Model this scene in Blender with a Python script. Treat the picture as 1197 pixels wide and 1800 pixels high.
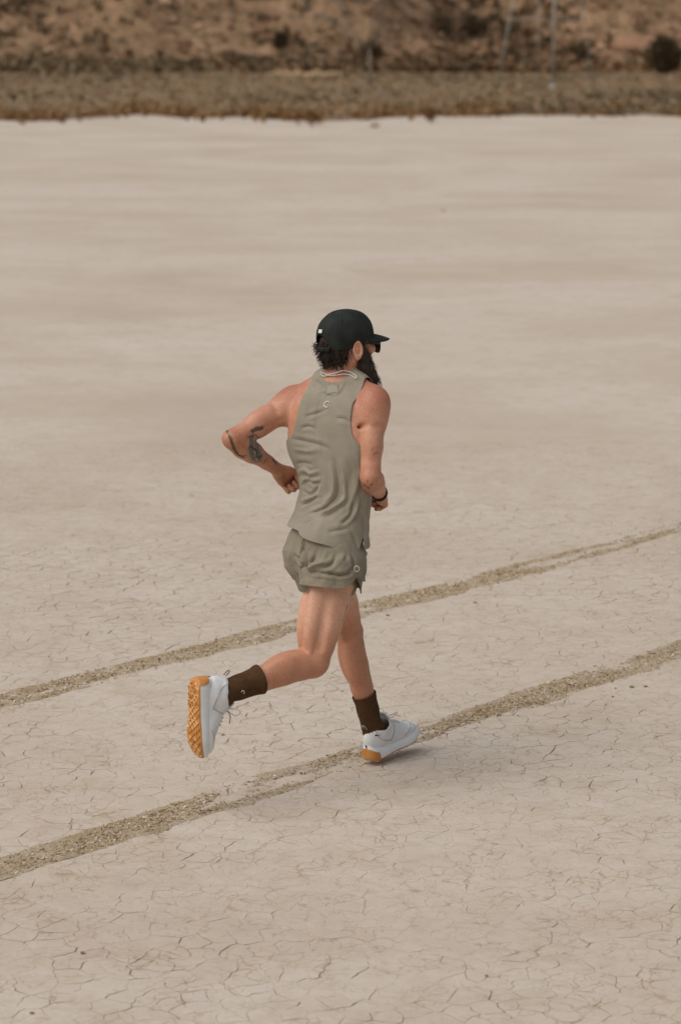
import bpy, math, random
import numpy as np
from mathutils import Vector, Matrix

random.seed(7)
rng = np.random.default_rng(7)
for o in list(bpy.data.objects):
    bpy.data.objects.remove(o)
scene = bpy.context.scene
COL = scene.collection

# ------------------------------------------------------------------ camera
CAM_H = 2.85
PITCH = math.atan(860.0 / 4500.0)
FPX, PW, PH = 4500.0, 1197.0, 1800.0
cam_d = bpy.data.cameras.new("camera")
cam = bpy.data.objects.new("camera", cam_d)
COL.objects.link(cam)
cam.location = (0, 0, CAM_H)
cam.rotation_euler = (math.pi / 2 - PITCH, 0, 0)
cam_d.sensor_fit = 'HORIZONTAL'
cam_d.sensor_width = 24.0
cam_d.lens = 24.0 * FPX / PW
cam_d.clip_end = 2000
cam_d.dof.use_dof = True
cam_d.dof.focus_distance = 9.62
cam_d.dof.aperture_fstop = 3.2
scene.camera = cam

# ------------------------------------------------------------------ world, sun
SUN_EL, SUN_AZ = math.radians(54), math.radians(236)   # azimuth from +Y, clockwise
w = bpy.data.worlds.new("World")
scene.world = w
w.use_nodes = True
nt = w.node_tree
bg = nt.nodes["Background"]
sky = nt.nodes.new("ShaderNodeTexSky")
sky.sky_type = 'NISHITA'
sky.sun_disc = False
sky.sun_elevation = SUN_EL
sky.sun_rotation = SUN_AZ
sky.air_density = 1.0
sky.dust_density = 5.0
sky.ozone_density = 1.0
hs = nt.nodes.new("ShaderNodeHueSaturation")
hs.inputs['Saturation'].default_value = 0.45       # thin overcast: paler than clear blue
nt.links.new(sky.outputs[0], hs.inputs['Color'])
nt.links.new(hs.outputs[0], bg.inputs[0])
bg.inputs[1].default_value = 0.104
sd = bpy.data.lights.new("sun", 'SUN')
sd.energy = 1.4
sd.angle = math.radians(58)
sd.color = (1.0, 0.955, 0.905)
sun = bpy.data.objects.new("sun", sd)
COL.objects.link(sun)
sdir = Vector((math.sin(SUN_AZ) * math.cos(SUN_EL), math.cos(SUN_AZ) * math.cos(SUN_EL), math.sin(SUN_EL)))
sun.rotation_euler = sdir.to_track_quat('Z', 'Y').to_euler()
sun.location = (0, 0, 30)
scene.view_settings.view_transform = 'Standard'
scene.view_settings.look = 'None'
scene.view_settings.exposure = -0.04
scene.view_settings.gamma = 1.0
scene.render.engine = 'CYCLES'

# ------------------------------------------------------------------ small maths
CP, SP = math.cos(PITCH), math.sin(PITCH)
def at(px, py, Y):
    """the point at distance Y that is seen at photograph pixel (px, py)"""
    a, b = (px - PW / 2) / FPX, (PH / 2 - py) / FPX
    d = np.array([a, CP + b * SP, -SP + b * CP])
    return np.array([0, 0, CAM_H]) + d * (Y / d[1])
def ground_at(px, py, z=0.0):
    a, b = (px - PW / 2) / FPX, (PH / 2 - py) / FPX
    d = np.array([a, CP + b * SP, -SP + b * CP])
    return np.array([0, 0, CAM_H]) + d * ((z - CAM_H) / d[2])
def proj(P):
    P = np.asarray(P, float)
    x, y, z = P[..., 0], P[..., 1], P[..., 2] - CAM_H
    dep = y * CP - z * SP
    up = y * SP + z * CP
    return np.stack([PW / 2 + FPX * x / dep, PH / 2 - FPX * up / dep], -1)
def unit(v):
    v = np.asarray(v, float)
    return v / np.linalg.norm(v)
def hash3(ix, iy, iz, seed):
    h = (ix.astype(np.int64) * 374761393 + iy.astype(np.int64) * 668265263 + iz.astype(np.int64) * 2147483647 + seed * 974711) & 0xffffffff
    h = ((h ^ (h >> 13)) * 1274126177) & 0xffffffff
    h = ((h ^ (h >> 16)) * 2246822519) & 0xffffffff
    return ((h ^ (h >> 15)) & 0xffffff) / float(0xffffff)
def vnoise(P, seed=0):
    P = np.asarray(P, float)
    if P.shape[-1] == 2:
        P = np.concatenate([P, np.zeros(P.shape[:-1] + (1,))], -1)
    i = np.floor(P); f = P - i
    f = f * f * (3 - 2 * f)
    i = i.astype(np.int64)
    out = 0
    for dx in (0, 1):
        for dy in (0, 1):
            for dz in (0, 1):
                wgt = (f[..., 0] if dx else 1 - f[..., 0]) * (f[..., 1] if dy else 1 - f[..., 1]) * (f[..., 2] if dz else 1 - f[..., 2])
                out = out + wgt * hash3(i[..., 0] + dx, i[..., 1] + dy, i[..., 2] + dz, seed)
    return out * 2 - 1
def fbm(P, seed=0, oct=4):
    P = np.asarray(P, float)
    s, a, t = 0, 1.0, 0
    for k in range(oct):
        s = s + a * vnoise(P * 2 ** k, seed + k * 17); t += a; a *= 0.5
    return s / t
def sstep(a, b, x):
    t = np.clip((x - a) / (b - a), 0, 1)
    return t * t * (3 - 2 * t)

# ------------------------------------------------------------------ materials
def srgb(r, g, b):
    return tuple(((c / 255) / 12.92 if c / 255 <= 0.04045 else ((c / 255 + 0.055) / 1.055) ** 2.4) for c in (r, g, b)) + (1.0,)
class MB:
    """little node-material builder"""
    def __init__(s, name, rough=0.8, spec=0.3):
        s.m = bpy.data.materials.new(name); s.m.use_nodes = True
        s.t = s.m.node_tree; s.b = s.t.nodes["Principled BSDF"]
        s.b.inputs['Roughness'].default_value = rough
        s.b.inputs['Specular IOR Level'].default_value = spec
        s.tc = s.t.nodes.new("ShaderNodeTexCoord")
        s.last_n = None
    def n(s, typ, **kw):
        x = s.t.nodes.new(typ)
        for k, v in kw.items():
            if hasattr(x, k): setattr(x, k, v)
            else: x.inputs[k.replace('_', ' ')].default_value = v
        return x
    def l(s, a, b): s.t.links.new(a, b)
    def coord(s, scale=(1, 1, 1), kind='Object', rot=(0, 0, 0)):
        mp = s.n("ShaderNodeMapping"); mp.inputs['Scale'].default_value = scale; mp.inputs['Rotation'].default_value = rot
        s.l(s.tc.outputs[kind], mp.inputs[0]); return mp.outputs[0]
    def noise(s, scale, detail=4, rough=0.55, vec=None, dist=0.0):
        x = s.n("ShaderNodeTexNoise"); x.inputs['Scale'].default_value = scale
        x.inputs['Detail'].default_value = detail; x.inputs['Roughness'].default_value = rough; x.inputs['Distortion'].default_value = dist
        s.l(vec if vec is not None else s.tc.outputs['Object'], x.inputs['Vector']); return x.outputs['Fac']
    def ramp(s, fac, stops):
        r = s.n("ShaderNodeValToRGB")
        while len(r.color_ramp.elements) < len(stops): r.color_ramp.elements.new(0.5)
        for e, (p, c) in zip(r.color_ramp.elements, stops):
            e.position = p; e.color = c if len(c) == 4 else tuple(c) + (1,)
        s.l(fac, r.inputs[0]); return r.outputs[0]
    def mix(s, fac, a, b, mode='MIX'):
        x = s.n("ShaderNodeMix"); x.data_type = 'RGBA'; x.blend_type = mode
        for inp, v in ((x.inputs[0], fac), (x.inputs[6], a), (x.inputs[7], b)):
            if hasattr(v, 'is_output'): s.l(v, inp)
            else: inp.default_value = v
        return x.outputs[2]
    def math(s, op, a, b=0.0):
        x = s.n("ShaderNodeMath"); x.operation = op
        for inp, v in ((x.inputs[0], a), (x.inputs[1], b)):
            if hasattr(v, 'is_output'): s.l(v, inp)
            else: inp.default_value = v
        return x.outputs[0]
    def color(s, c):
        if hasattr(c, 'is_output'): s.l(c, s.b.inputs['Base Color'])
        else: s.b.inputs['Base Color'].default_value = c
        return s
    def bump(s, h, strength=0.3, dist=0.01):
        x = s.n("ShaderNodeBump"); x.inputs['Strength'].default_value = strength; x.inputs['Distance'].default_value = dist
        s.l(h, x.inputs['Height'])
        if s.last_n is not None: s.l(s.last_n, x.inputs['Normal'])
        s.l(x.outputs[0], s.b.inputs['Normal']); s.last_n = x.outputs[0]; return s
    def attr(s, name):
        x = s.n("ShaderNodeAttribute"); x.attribute_name = name; return x.outputs['Color']
def var_mat(name, c0, c1, scale, rough=0.85, bump=0.3, bdist=0.01, bscale=None, spec=0.2):
    m = MB(name, rough, spec)
    m.color(m.ramp(m.noise(scale), [(0.3, c0), (0.7, c1)]))
    if bump: m.bump(m.noise(bscale or scale * 3, 6), bump, bdist)
    return m.m
def mud_material(name, near):
    m = MB(name, 0.95, 0.15)
    big = m.noise(0.30, 6, 0.62, m.coord((0.8, 1.0, 1.0)), 0.5)
    c = m.ramp(big, [(0.30, srgb(183, 168, 152)), (0.5, srgb(195, 183, 168)), (0.72, srgb(203, 193, 181))])
    st = m.noise(0.34, 7, 0.68, m.coord((0.7, 0.8, 1.0)), 0.9)      # dried wash marks
    c = m.mix(m.ramp(st, [(0.52, (0, 0, 0)), (0.70, (.65, .65, .65))]), c, srgb(178, 161, 140))
    gr = m.noise(3.5, 8, 0.75)
    c = m.mix(m.ramp(gr, [(0.50, (0, 0, 0)), (0.66, (.6, .6, .6))]), c, srgb(180, 164, 144))
    st2 = m.noise(1.1, 6, 0.7)
    c = m.mix(m.ramp(st2, [(0.55, (0, 0, 0)), (0.72, (.5, .5, .5))]), c, srgb(178, 160, 140))
    sp = m.noise(9.0, 5, 0.7)
    c = m.mix(m.ramp(sp, [(0.36, (0.35, 0.35, 0.35)), (0.55, (0, 0, 0))]), c, srgb(180, 162, 141))
    if near:
        for scl, wdt, amt, seed in ((12.0, .045, .62, 0.0), (27.0, .042, .50, 7.3)):
            vo = m.n("ShaderNodeTexVoronoi"); vo.feature = 'DISTANCE_TO_EDGE'; vo.inputs['Scale'].default_value = scl
            wv = m.n("ShaderNodeTexNoise"); wv.inputs['Scale'].default_value = 14.0
            m.l(m.tc.outputs['Object'], wv.inputs['Vector'])
            va = m.n("ShaderNodeVectorMath"); va.operation = 'MULTIPLY_ADD'
            va.inputs[1].default_value = (0.10, 0.10, 0.0)
            m.l(wv.outputs['Color'], va.inputs[0]); m.l(m.coord((1, 1, 0)), va.inputs[2])
            m.l(va.outputs[0], vo.inputs['Vector'])
            gate = m.ramp(m.noise(5.0 + seed, 3), [(0.42, (0, 0, 0)), (0.62, (1, 1, 1))])
            hair = m.mix(1.0, m.ramp(vo.outputs['Distance'], [(0.0, (amt, amt, amt)), (wdt, (0, 0, 0))]), gate, 'MULTIPLY')
            c = m.mix(hair, c, srgb(146, 120, 90))
    m.color(c)
    m.bump(m.noise(60.0, 6, 0.7), 0.25, 0.006)
    m.bump(m.noise(7.0, 5, 0.6), 0.25, 0.03)
    return m.m

# ------------------------------------------------------------------ object helpers
def link(name, me, mat=None, parent=None, smooth=True, loc=None):
    o = bpy.data.objects.new(name, me); COL.objects.link(o)
    if mat is not None and not me.materials: me.materials.append(mat)
    if parent is not None: o.parent = parent
    if loc is not None: o.location = loc
    if len(me.polygons):
        me.polygons.foreach_set('use_smooth', np.full(len(me.polygons), bool(smooth)))
    return o
def mesh_np(name, V, F):
    me = bpy.data.meshes.new(name)
    V = np.asarray(V, np.float32)
    if isinstance(F, np.ndarray):
        n, k = F.shape
        me.vertices.add(len(V)); me.vertices.foreach_set('co', V.ravel())
        me.loops.add(n * k); me.loops.foreach_set('vertex_index', F.astype(np.int32).ravel())
        me.polygons.add(n); me.polygons.foreach_set('loop_start', np.arange(0, n * k, k, dtype=np.int32))
        me.update(calc_edges=True); me.validate()
    else:
        me.from_pydata([tuple(map(float, v)) for v in V], [], [tuple(map(int, f)) for f in F]); me.update()
    return me
def set_col(me, C, name='Col'):
    a = me.color_attributes.new(name, 'FLOAT_COLOR', 'POINT')
    C = np.asarray(C, np.float32)
    if C.shape[1] == 3: C = np.concatenate([C, np.ones((len(C), 1), np.float32)], 1)
    a.data.foreach_set('color', C.ravel())
def tag(o, label=None, cat=None, group=None, kind=None):
    if label: o['label'] = label
    if cat: o['category'] = cat
    if group: o['group'] = group
    if kind: o['kind'] = kind
    return o
def empty(name, loc):
    o = bpy.data.objects.new(name, None); COL.objects.link(o); o.location = loc; o.empty_display_size = 0.1
    return o
def tube(pts, rad, sides=6, closed=False):
    """tube along a polyline; rad is a number or one per point"""
    pts = np.asarray(pts, float); n = len(pts)
    rad = np.full(n, rad) if np.isscalar(rad) else np.asarray(rad, float)
    tan = np.gradient(pts, axis=0)
    if closed: tan = np.roll(pts, -1, 0) - np.roll(pts, 1, 0)
    tan /= np.linalg.norm(tan, axis=1)[:, None] + 1e-12
    ref = np.array([0.13, 0.21, 0.97]) if abs(tan[0][2]) < 0.9 else np.array([1.0, 0.1, 0])
    V = []
    u = ref - tan[0] * (ref @ tan[0]); u /= np.linalg.norm(u)
    for i in range(n):
        u = u - tan[i] * (u @ tan[i]); u /= np.linalg.norm(u) + 1e-12
        v = np.cross(tan[i], u)
        for s in range(sides):
            a = 2 * math.pi * s / sides
            V.append(pts[i] + rad[i] * (math.cos(a) * u + math.sin(a) * v))
    F = []
    m = n if closed else n - 1
    for i in range(m):
        j = (i + 1) % n
        for s in range(sides):
            t = (s + 1) % sides
            F.append((i * sides + s, i * sides + t, j * sides + t, j * sides + s))
    if not closed:
        F.append(tuple(range(sides))[::-1]); F.append(tuple((n - 1) * sides + s for s in range(sides)))
    return np.array(V), F
def join(parts):
    V, F, b = [], [], 0
    for v, f in parts:
        V.append(v); F += [tuple(i + b for i in q) for q in f]; b += len(v)
    return np.concatenate(V), F
def spline(pts, n):
    pts = np.asarray(pts, float)
    P = np.vstack([2 * pts[0] - pts[1], pts, 2 * pts[-1] - pts[-2]])
    out = []
    seg = len(pts) - 1
    for t in np.linspace(0, seg - 1e-9, n):
        i = int(t); f = t - i
        a, b, c, d = P[i], P[i + 1], P[i + 2], P[i + 3]
        out.append(0.5 * ((2 * b) + (c - a) * f + (2 * a - 5 * b + 4 * c - d) * f * f + (3 * b - a - 3 * c + d) * f ** 3))
    return np.array(out)

# ==================================================================== GROUND
M_MUD = mud_material("dried_mud", True)
M_MUD_FAR = mud_material("dried_mud_far", False)
M_CRACK = var_mat("crack_soil", srgb(150, 122, 88), srgb(172, 146, 112), 14.0)

def relief(x, y):
    P = np.stack([x, y], -1)
    return 0.004 * fbm(P * 1.3, 3, 3) + 0.0012 * vnoise(P * 9, 5)

PLATE_END = 17.5
def build_playa():
    # one sheet out to the scrub; it lies just under the plates near the camera
    ys = np.concatenate([np.linspace(-900, -20, 8), np.linspace(-15, 5, 6), np.linspace(5.5, 19, 136), np.linspace(20, 210, 60), np.linspace(260, 1500, 8)])
    xs = np.concatenate([np.linspace(-1000, -6, 16), np.linspace(-5.5, 5.5, 111), np.linspace(6, 1000, 16)])
    X, Y = np.meshgrid(xs, ys)
    ramp = sstep(PLATE_END - 0.9, PLATE_END - 0.2, Y)
    edge_x = 0.135 * Y + 0.9
    ramp = np.maximum(np.maximum(ramp, sstep(edge_x - .35, edge_x - .15, np.abs(X))), sstep(6.75, 6.5, Y))
    Z = -0.0042 + ramp * 0.0057 + relief(X, Y) * np.where(Y < 19, 1.0, np.clip(1 - (Y - 19) / 4, 0, 1))
    Z = Z + np.where(np.abs(X) > 5, 0.0, 0.0)
    V = np.stack([X, Y, Z], -1).reshape(-1, 3)
    ny, nx = X.shape
    idx = np.arange(ny * nx).reshape(ny, nx)
    F = np.stack([idx[:-1, :-1], idx[:-1, 1:], idx[1:, 1:], idx[1:, :-1]], -1).reshape(-1, 4)
    g = link('ground', mesh_np('ground', V, F), M_MUD_FAR)
    tag(g, kind='structure')
    g.data.materials.append(M_CRACK)                 # soil down in the cracks, under the plates
    g.data.materials.append(M_MUD)
    fy, fx = Y[:-1, :-1].ravel() + .05, np.abs(X[:-1, :-1].ravel() + .05)
    deep = (fy < PLATE_END - 1.6) & (fy > 6.85) & (fx < 0.135 * fy + .40)
    g.data.polygons.foreach_set('material_index', np.where(deep, 1, np.where((fy < PLATE_END) & (fy > 2) & (fx < 8), 2, 0)).astype(np.int32))
    # crack bed: the soil seen down in the cracks
    # plates ------------------------------------------------------------
    S = 0.098
    pts = []
    y = 6.3; row = 0
    while y < PLATE_END:
        hw = 0.135 * y + 0.9
        n = int(2 * hw / S) + 1
        for i in range(n):
            x = -hw + (i + 0.5 * (row % 2)) * S
            pts.append((x + rng.uniform(-.46, .46) * S, y + rng.uniform(-.46, .46) * S * 0.87))
        y += S * 0.87; row += 1
    pts = np.array(pts)
    N = len(pts)
    keyc = {}
    for i, (x, y) in enumerate(pts):
        keyc.setdefault((int(math.floor(x / 0.2)), int(math.floor(y / 0.2))), []).append(i)
    polys = []
    for i in range(N):
        cx, cy = pts[i]
        kx, ky = int(math.floor(cx / 0.2)), int(math.floor(cy / 0.2))
        nb = [j for a in (-1, 0, 1) for b in (-1, 0, 1) for j in keyc.get((kx + a, ky + b), ()) if j != i]
        nb.sort(key=lambda j: (pts[j][0] - cx) ** 2 + (pts[j][1] - cy) ** 2)
        poly = [((cx - .16, cy - .16), -1), ((cx + .16, cy - .16), -1), ((cx + .16, cy + .16), -1), ((cx - .16, cy + .16), -1)]
        for j in nb[:18]:
            mx, my = (pts[j][0] + cx) / 2, (pts[j][1] + cy) / 2
            nx, ny_ = pts[j][0] - cx, pts[j][1] - cy
            out = []
            m = len(poly)
            for q in range(m):
                (ax, ay), tagA = poly[q]
                (bx, by), _ = poly[(q + 1) % m]
                da = (ax - mx) * nx + (ay - my) * ny_
                db = (bx - mx) * nx + (by - my) * ny_
                if da <= 0: out.append(((ax, ay), tagA))
                if (da <= 0) != (db <= 0):
                    t = da / (da - db)
                    p = (ax + (bx - ax) * t, ay + (by - ay) * t)
                    out.append((p, j if da <= 0 else tagA))
            poly = out
            if not poly: break
        polys.append(poly)
    # boundary points
    PB, CEN, GAP, IDX = [], [], [], []
    for i, poly in enumerate(polys):
        m = len(poly)
        if m < 3: continue
        for q in range(m):
            (ax, ay), e = poly[q]
            (bx, by), _ = poly[(q + 1) % m]
            L = math.hypot(bx - ax, by - ay)
            k = 3 if L > 0.05 else (2 if L > 0.022 else 1)
            if e < 0: g_e = 0.4
            else:
                h = random.Random(min(i, e) * 100003 + max(i, e)).random()
                g_e = 1.0 if h < 0.34 else (0.5 if h < 0.76 else 0.14)
            for s in range(k):
                t = s / k
                PB.append((ax + (bx - ax) * t, ay + (by - ay) * t)); CEN.append((pts[i][0], pts[i][1]))
                GAP.append(g_e); IDX.append(i)
    PB = np.array(PB); CEN = np.array(CEN); GAP = np.array(GAP); IDX = np.array(IDX)
    W = np.stack([vnoise(PB * 17, 11) + .6 * vnoise(PB * 41, 12), vnoise(PB * 17, 13) + .6 * vnoise(PB * 41, 14)], -1) * 0.017
    WC = np.stack([vnoise(CEN * 17, 11), vnoise(CEN * 17, 13)], -1) * 0.006
    B = PB + W
    C2 = CEN + WC
    patch = sstep(-0.45, 0.35, fbm(PB * 1.1, 21, 3))              # stretches without cracks
    fine = sstep(-0.5, 0.5, vnoise(PB * 13, 22))
    far = 1 + 0.12 * np.clip(PB[:, 1] - 9, 0, 8)
    fade = 1 - sstep(12.5, 17.0, PB[:, 1])
    gap = 0.0052 * GAP * (0.30 + 0.70 * patch) * (0.25 + 0.95 * fine) * far * fade
    dirc = C2 - B
    ln = np.linalg.norm(dirc, axis=1)[:, None] + 1e-9
    B = B + dirc / ln * (gap[:, None] * 0.5 + 0.0001)
    starts = np.flatnonzero(np.r_[True, IDX[1:] != IDX[:-1]])
    ends = np.r_[starts[1:], len(IDX)]
    zb = relief(B[:, 0], B[:, 1]); zc = relief(C2[:, 0], C2[:, 1])
    pxy = proj(np.column_stack([B, zb]))
    plates = []
    for a, b in zip(starts, ends):
        k = b - a
        cen = np.array([B[a:b, 0].mean(), B[a:b, 1].mean()])
        if np.hypot(*(B[a:b] - cen).T).max() > 0.16: continue
        top = np.column_stack([B[a:b], zb[a:b] - 0.0006])
        inn = top.copy(); inn[:, :2] = cen + (B[a:b] - cen) * 0.985
        bot = np.column_stack([cen + (B[a:b] - cen) * 0.975, zb[a:b] - 0.012])
        c = np.array([[cen[0], cen[1], zc[a] + 0.0008 * rng.uniform(-1, 1)]])
        V = np.vstack([top, bot, c])
        F = [(q, (q + 1) % k, 2 * k) for q in range(k)] + [(q, q + k, (q + 1) % k + k, (q + 1) % k) for q in range(k)]
        pp = pxy[a:b]
        area = abs(np.sum(pp[:, 0] * np.roll(pp[:, 1], -1) - np.roll(pp[:, 0], -1) * pp[:, 1])) / 2
        inside = (pp[:, 0].min() > 0) and (pp[:, 0].max() < PW) and (pp[:, 1].max() < PH)
        plates.append((area if inside else 0.0, V, F, cen))
    order = sorted(range(len(plates)), key=lambda i: -plates[i][0])
    single = set(order[:300])
    for i in order[:300]:
        _, V, F, cen = plates[i]
        o = np.array([cen[0], cen[1], 0.0])
        link('mud_plate', mesh_np('mud_plate', V - o, F), M_MUD_P, g, smooth=False, loc=o)
    Vs, Fs, bb = [], [], 0
    for i, p in enumerate(plates):
        if i in single: continue
        k = (len(p[1]) - 1) // 2; q = np.arange(k); q1 = np.roll(q, -1)
        Fs.append(np.concatenate([np.stack([q, q1, np.full(k, 2 * k)], 1), np.stack([q, q + k, q1 + k], 1), np.stack([q, q1 + k, q1], 1)]) + bb)
        Vs.append(p[1]); bb += len(p[1])
    rest = link('mud_plates', mesh_np('mud_plates', np.concatenate(Vs), np.concatenate(Fs)), M_MUD, g, smooth=False)
    tag(rest, kind='stuff')
    return g
# plates built as single objects need world-based coordinates, so the same mud in world space
def world_space(mat, name):
    m = mat.copy(); m.name = name
    t = m.node_tree
    tc = [n for n in t.nodes if n.type == 'TEX_COORD'][0]
    geo = t.nodes.new("ShaderNodeNewGeometry")
    for l in list(t.links):
        if l.from_node == tc:
            to = l.to_socket; t.links.remove(l); t.links.new(geo.outputs['Position'], to)
    return m
M_MUD_P = world_space(M_MUD, "dried_mud_plate")
ground = build_playa()

# ------------------------------------------------------------------ tyre tracks
def track_mat():
    m = MB("churned_soil", 0.95, 0.12)
    c = m.mix(1.0, m.attr('Col'), m.ramp(m.noise(70.0, 5, .7), [(0.3, (0.78, 0.76, 0.72)), (0.7, (1.08, 1.08, 1.08))]), 'MULTIPLY')
    m.color(c); m.bump(m.noise(90.0, 6, .7), 0.9, 0.012); m.bump(m.noise(25.0, 4, .6), 0.5, 0.02)
    return m.m
M_TRACK = track_mat()
def crumb_mat():
    m = MB("soil_crumb", 0.95, 0.1)
    m.color(m.mix(1.0, m.attr('Col'), m.ramp(m.noise(90.0), [(0.3, (0.8, 0.8, 0.8)), (0.7, (1.1, 1.1, 1.1))]), 'MULTIPLY'))
    return m.m
M_CRUMB = crumb_mat()
PAL = [np.array(srgb(*c)[:3]) for c in ((190, 170, 140), (198, 182, 156), (174, 152, 119), (205, 192, 171), (182, 160, 127), (146, 122, 92))]
def crumb(sz, flat, r):
    """an irregular flake of dried soil"""
    k = 5
    ang = np.sort(r.uniform(0, 2 * math.pi, k))
    rad = sz * r.uniform(0.6, 1.1, k)
    ring = np.column_stack([np.cos(ang) * rad, np.sin(ang) * rad * r.uniform(0.5, 1.0), r.uniform(-.2, .2, k) * sz * flat])
    V = np.vstack([ring, [[0, 0, sz * flat * r.uniform(.5, 1)]], [[0, 0, -sz * flat * .6]]])
    F = [(q, (q + 1) % k, k) for q in range(k)] + [((q + 1) % k, q, k + 1) for q in range(k)]
    th, ph, az = r.normal(0, 0.35), r.normal(0, 0.35), r.uniform(0, 6.28)
    R = np.array(Matrix.Rotation(az, 3, 'Z') @ Matrix.Rotation(th, 3, 'X') @ Matrix.Rotation(ph, 3, 'Y'))
    return V @ R.T, F
def build_track(p0, p1, width, seed, dens, label):
    r = np.random.default_rng(seed)
    a, b = ground_at(*p0)[:2], ground_at(*p1)[:2]
    d = (b - a) / np.linalg.norm(b - a); L = np.linalg.norm(b - a)
    nrm = np.array([-d[1], d[0]])
    L0, L1 = -1.6, L + 2.2
    ns, nc = 420, 21
    s = np.linspace(L0, L1, ns)
    wob = 0.02 * vnoise(np.column_stack([s * 0.6, s * 0 + seed]), 3)
    wl = width * 0.5 * (1 + 0.30 * fbm(np.column_stack([s * 4.5, s * 0]), seed, 5) * 1.6) * (0.8 + 0.3 * vnoise(np.column_stack([s * .8, s * 0]), seed + 3))
    wr = width * 0.5 * (1 + 0.30 * fbm(np.column_stack([s * 3.1, s * 0 + 9]), seed, 4))
    def dens_at(si, e):
        n_ = fbm(np.stack([si * 1.5, e * .9 + 7], -1), seed + 5, 4) + .55 * fbm(np.stack([si * 5.0, e * 2.6], -1), seed + 6, 3)
        return sstep(-.48, .16, .88 * n_ + .22 * (np.abs(e) - .45)) * sstep(1.18, .80, np.abs(e))
    V = []
    for i in range(ns):
        for j in range(nc):
            t = -1 + 2 * j / (nc - 1)
            off = t * (wr[i] if t > 0 else wl[i]) * 1.05 + wob[i]
            p = a + d * s[i] + nrm * off
            V.append((p[0], p[1], 0.0))
    V = np.array(V)
    tt = np.tile(np.linspace(-1, 1, nc), ns); DN = dens_at(np.repeat(s, nc), tt * 1.02)
    V[:, 2] = -0.0042 + 0.0062 * np.clip(DN * 1.6, 0, 1)
    V[:, 2] += relief(V[:, 0], V[:, 1]) + 0.003 * (fbm(V[:, :2] * 22, seed, 3)) + 0.0015 * vnoise(V[:, :2] * 70, seed)
    idx = np.arange(ns * nc).reshape(ns, nc)
    F = np.stack([idx[:-1, :-1], idx[1:, :-1], idx[1:, 1:], idx[:-1, 1:]], -1).reshape(-1, 4)[:, ::-1]
    me = mesh_np('tyre_track', V, F)
    mudc, soil, dk = np.array(srgb(190, 177, 161)[:3]), np.array(srgb(192, 175, 150)[:3]), np.array(srgb(180, 158, 127)[:3])
    wgt = np.clip(DN * 1.1 + .35 * fbm(V[:, :2] * 16, seed + 2, 3) * (DN > .05), 0, 1)[:, None]
    sh_ = sstep(.0, .6, fbm(V[:, :2] * 9, seed + 4, 3) + .35 * np.abs(tt) - .05)[:, None]
    set_col(me, mudc * (1 - wgt) + (soil * (1 - sh_) + dk * sh_) * wgt)
    t = tag(link('tyre_track', me, M_TRACK, smooth=True), label, None, None, 'structure')
    TV, TF = zip(*[crumb(1.0, r.uniform(.15, .45), r) for _ in range(48)])
    TV = np.array(TV); TFc = np.array(TF[0])
    n = int(dens * (L1 - L0))
    si = r.uniform(L0, L1, n); e = r.uniform(-1, 1, n) + r.normal(0, .13, n)
    i_ = ((si - L0) / (L1 - L0) * (ns - 1)).astype(int)
    p = a[None] + d[None] * si[:, None] + nrm[None] * (e * np.where(e > 0, wr[i_], wl[i_]) + wob[i_])[:, None]
    cl = 0.5 + 0.5 * fbm(p * 6.0, seed + 8, 3)
    keep = r.random(n) < (0.05 + 0.95 * dens_at(si, e)) * (.35 + .65 * sstep(.15, .65, cl))
    p, e, n = p[keep], e[keep], int(keep.sum())
    sz = np.minimum(0.0026 + r.exponential(0.0026, n), 0.014)
    z = 0.0008 + relief(p[:, 0], p[:, 1]) + 0.002 * np.clip(1 - e * e, 0, 1) + sz * 0.1
    V = TV[r.integers(0, 48, n)] * sz[:, None, None] + np.column_stack([p, z])[:, None, :]
    k = TV.shape[1]
    F = (TFc[None] + (np.arange(n) * k)[:, None, None]).reshape(-1, 3)
    cols = np.repeat(np.array(PAL)[r.integers(0, len(PAL), n)] * r.uniform(.85, 1.1, n)[:, None], k, 0)
    me = mesh_np('soil_crumbs', V.reshape(-1, 3), F); set_col(me, cols)
    tag(link('soil_crumbs', me, M_CRUMB, t, smooth=False), kind='stuff')
build_track((0, 1238), (1197, 927), 0.21, 31, 4200, None)
build_track((0, 1531), (1197, 1143), 0.23, 53, 5000, None)
#CRUMBS_END

# ==================================================================== BACKGROUND
SCRUB_Y0, HILL_Y0 = 79.0, 176.0
def dirt_mat(name, a, b, c):
    m = MB(name, 0.95, 0.1)
    col = m.ramp(m.noise(0.35, 6, 0.65), [(0.3, a), (0.5, b), (0.7, c)])
    col = m.mix(m.ramp(m.noise(.9, 6, .7), [(.48, (0, 0, 0)), (.60, (.8, .8, .8))]), col, srgb(86, 67, 50))
    col = m.mix(m.ramp(m.noise(2.6, 5, .7), [(.48, (0, 0, 0)), (.62, (.6, .6, .6))]), col, srgb(164, 134, 106))
    m.color(col); m.bump(m.noise(1.5, 7, .7), .6, .3); return m.m
M_PLAIN = dirt_mat("scrub_soil", srgb(118, 102, 80), srgb(130, 112, 88), srgb(140, 120, 94))
M_HILL = dirt_mat("hill_soil", srgb(98, 78, 59), srgb(132, 107, 82), srgb(160, 131, 103))
def leaf_mat():
    m = MB("dry_foliage", 0.95, 0.1); m.color(m.attr('Col')); return m.m
M_LEAF = leaf_mat()
M_WOOD = var_mat("grey_wood", srgb(112, 102, 90), srgb(140, 130, 116), 8, 0.95, .3)
M_STEEL = var_mat("grey_steel", srgb(150, 143, 132), srgb(160, 153, 142), 3, 0.6, 0)
def edge_y(x): return SCRUB_Y0 + 5.5 * fbm(np.stack([np.asarray(x) * .32, np.asarray(x) * 0], -1), 61, 6) - .04 * np.asarray(x)
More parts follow.
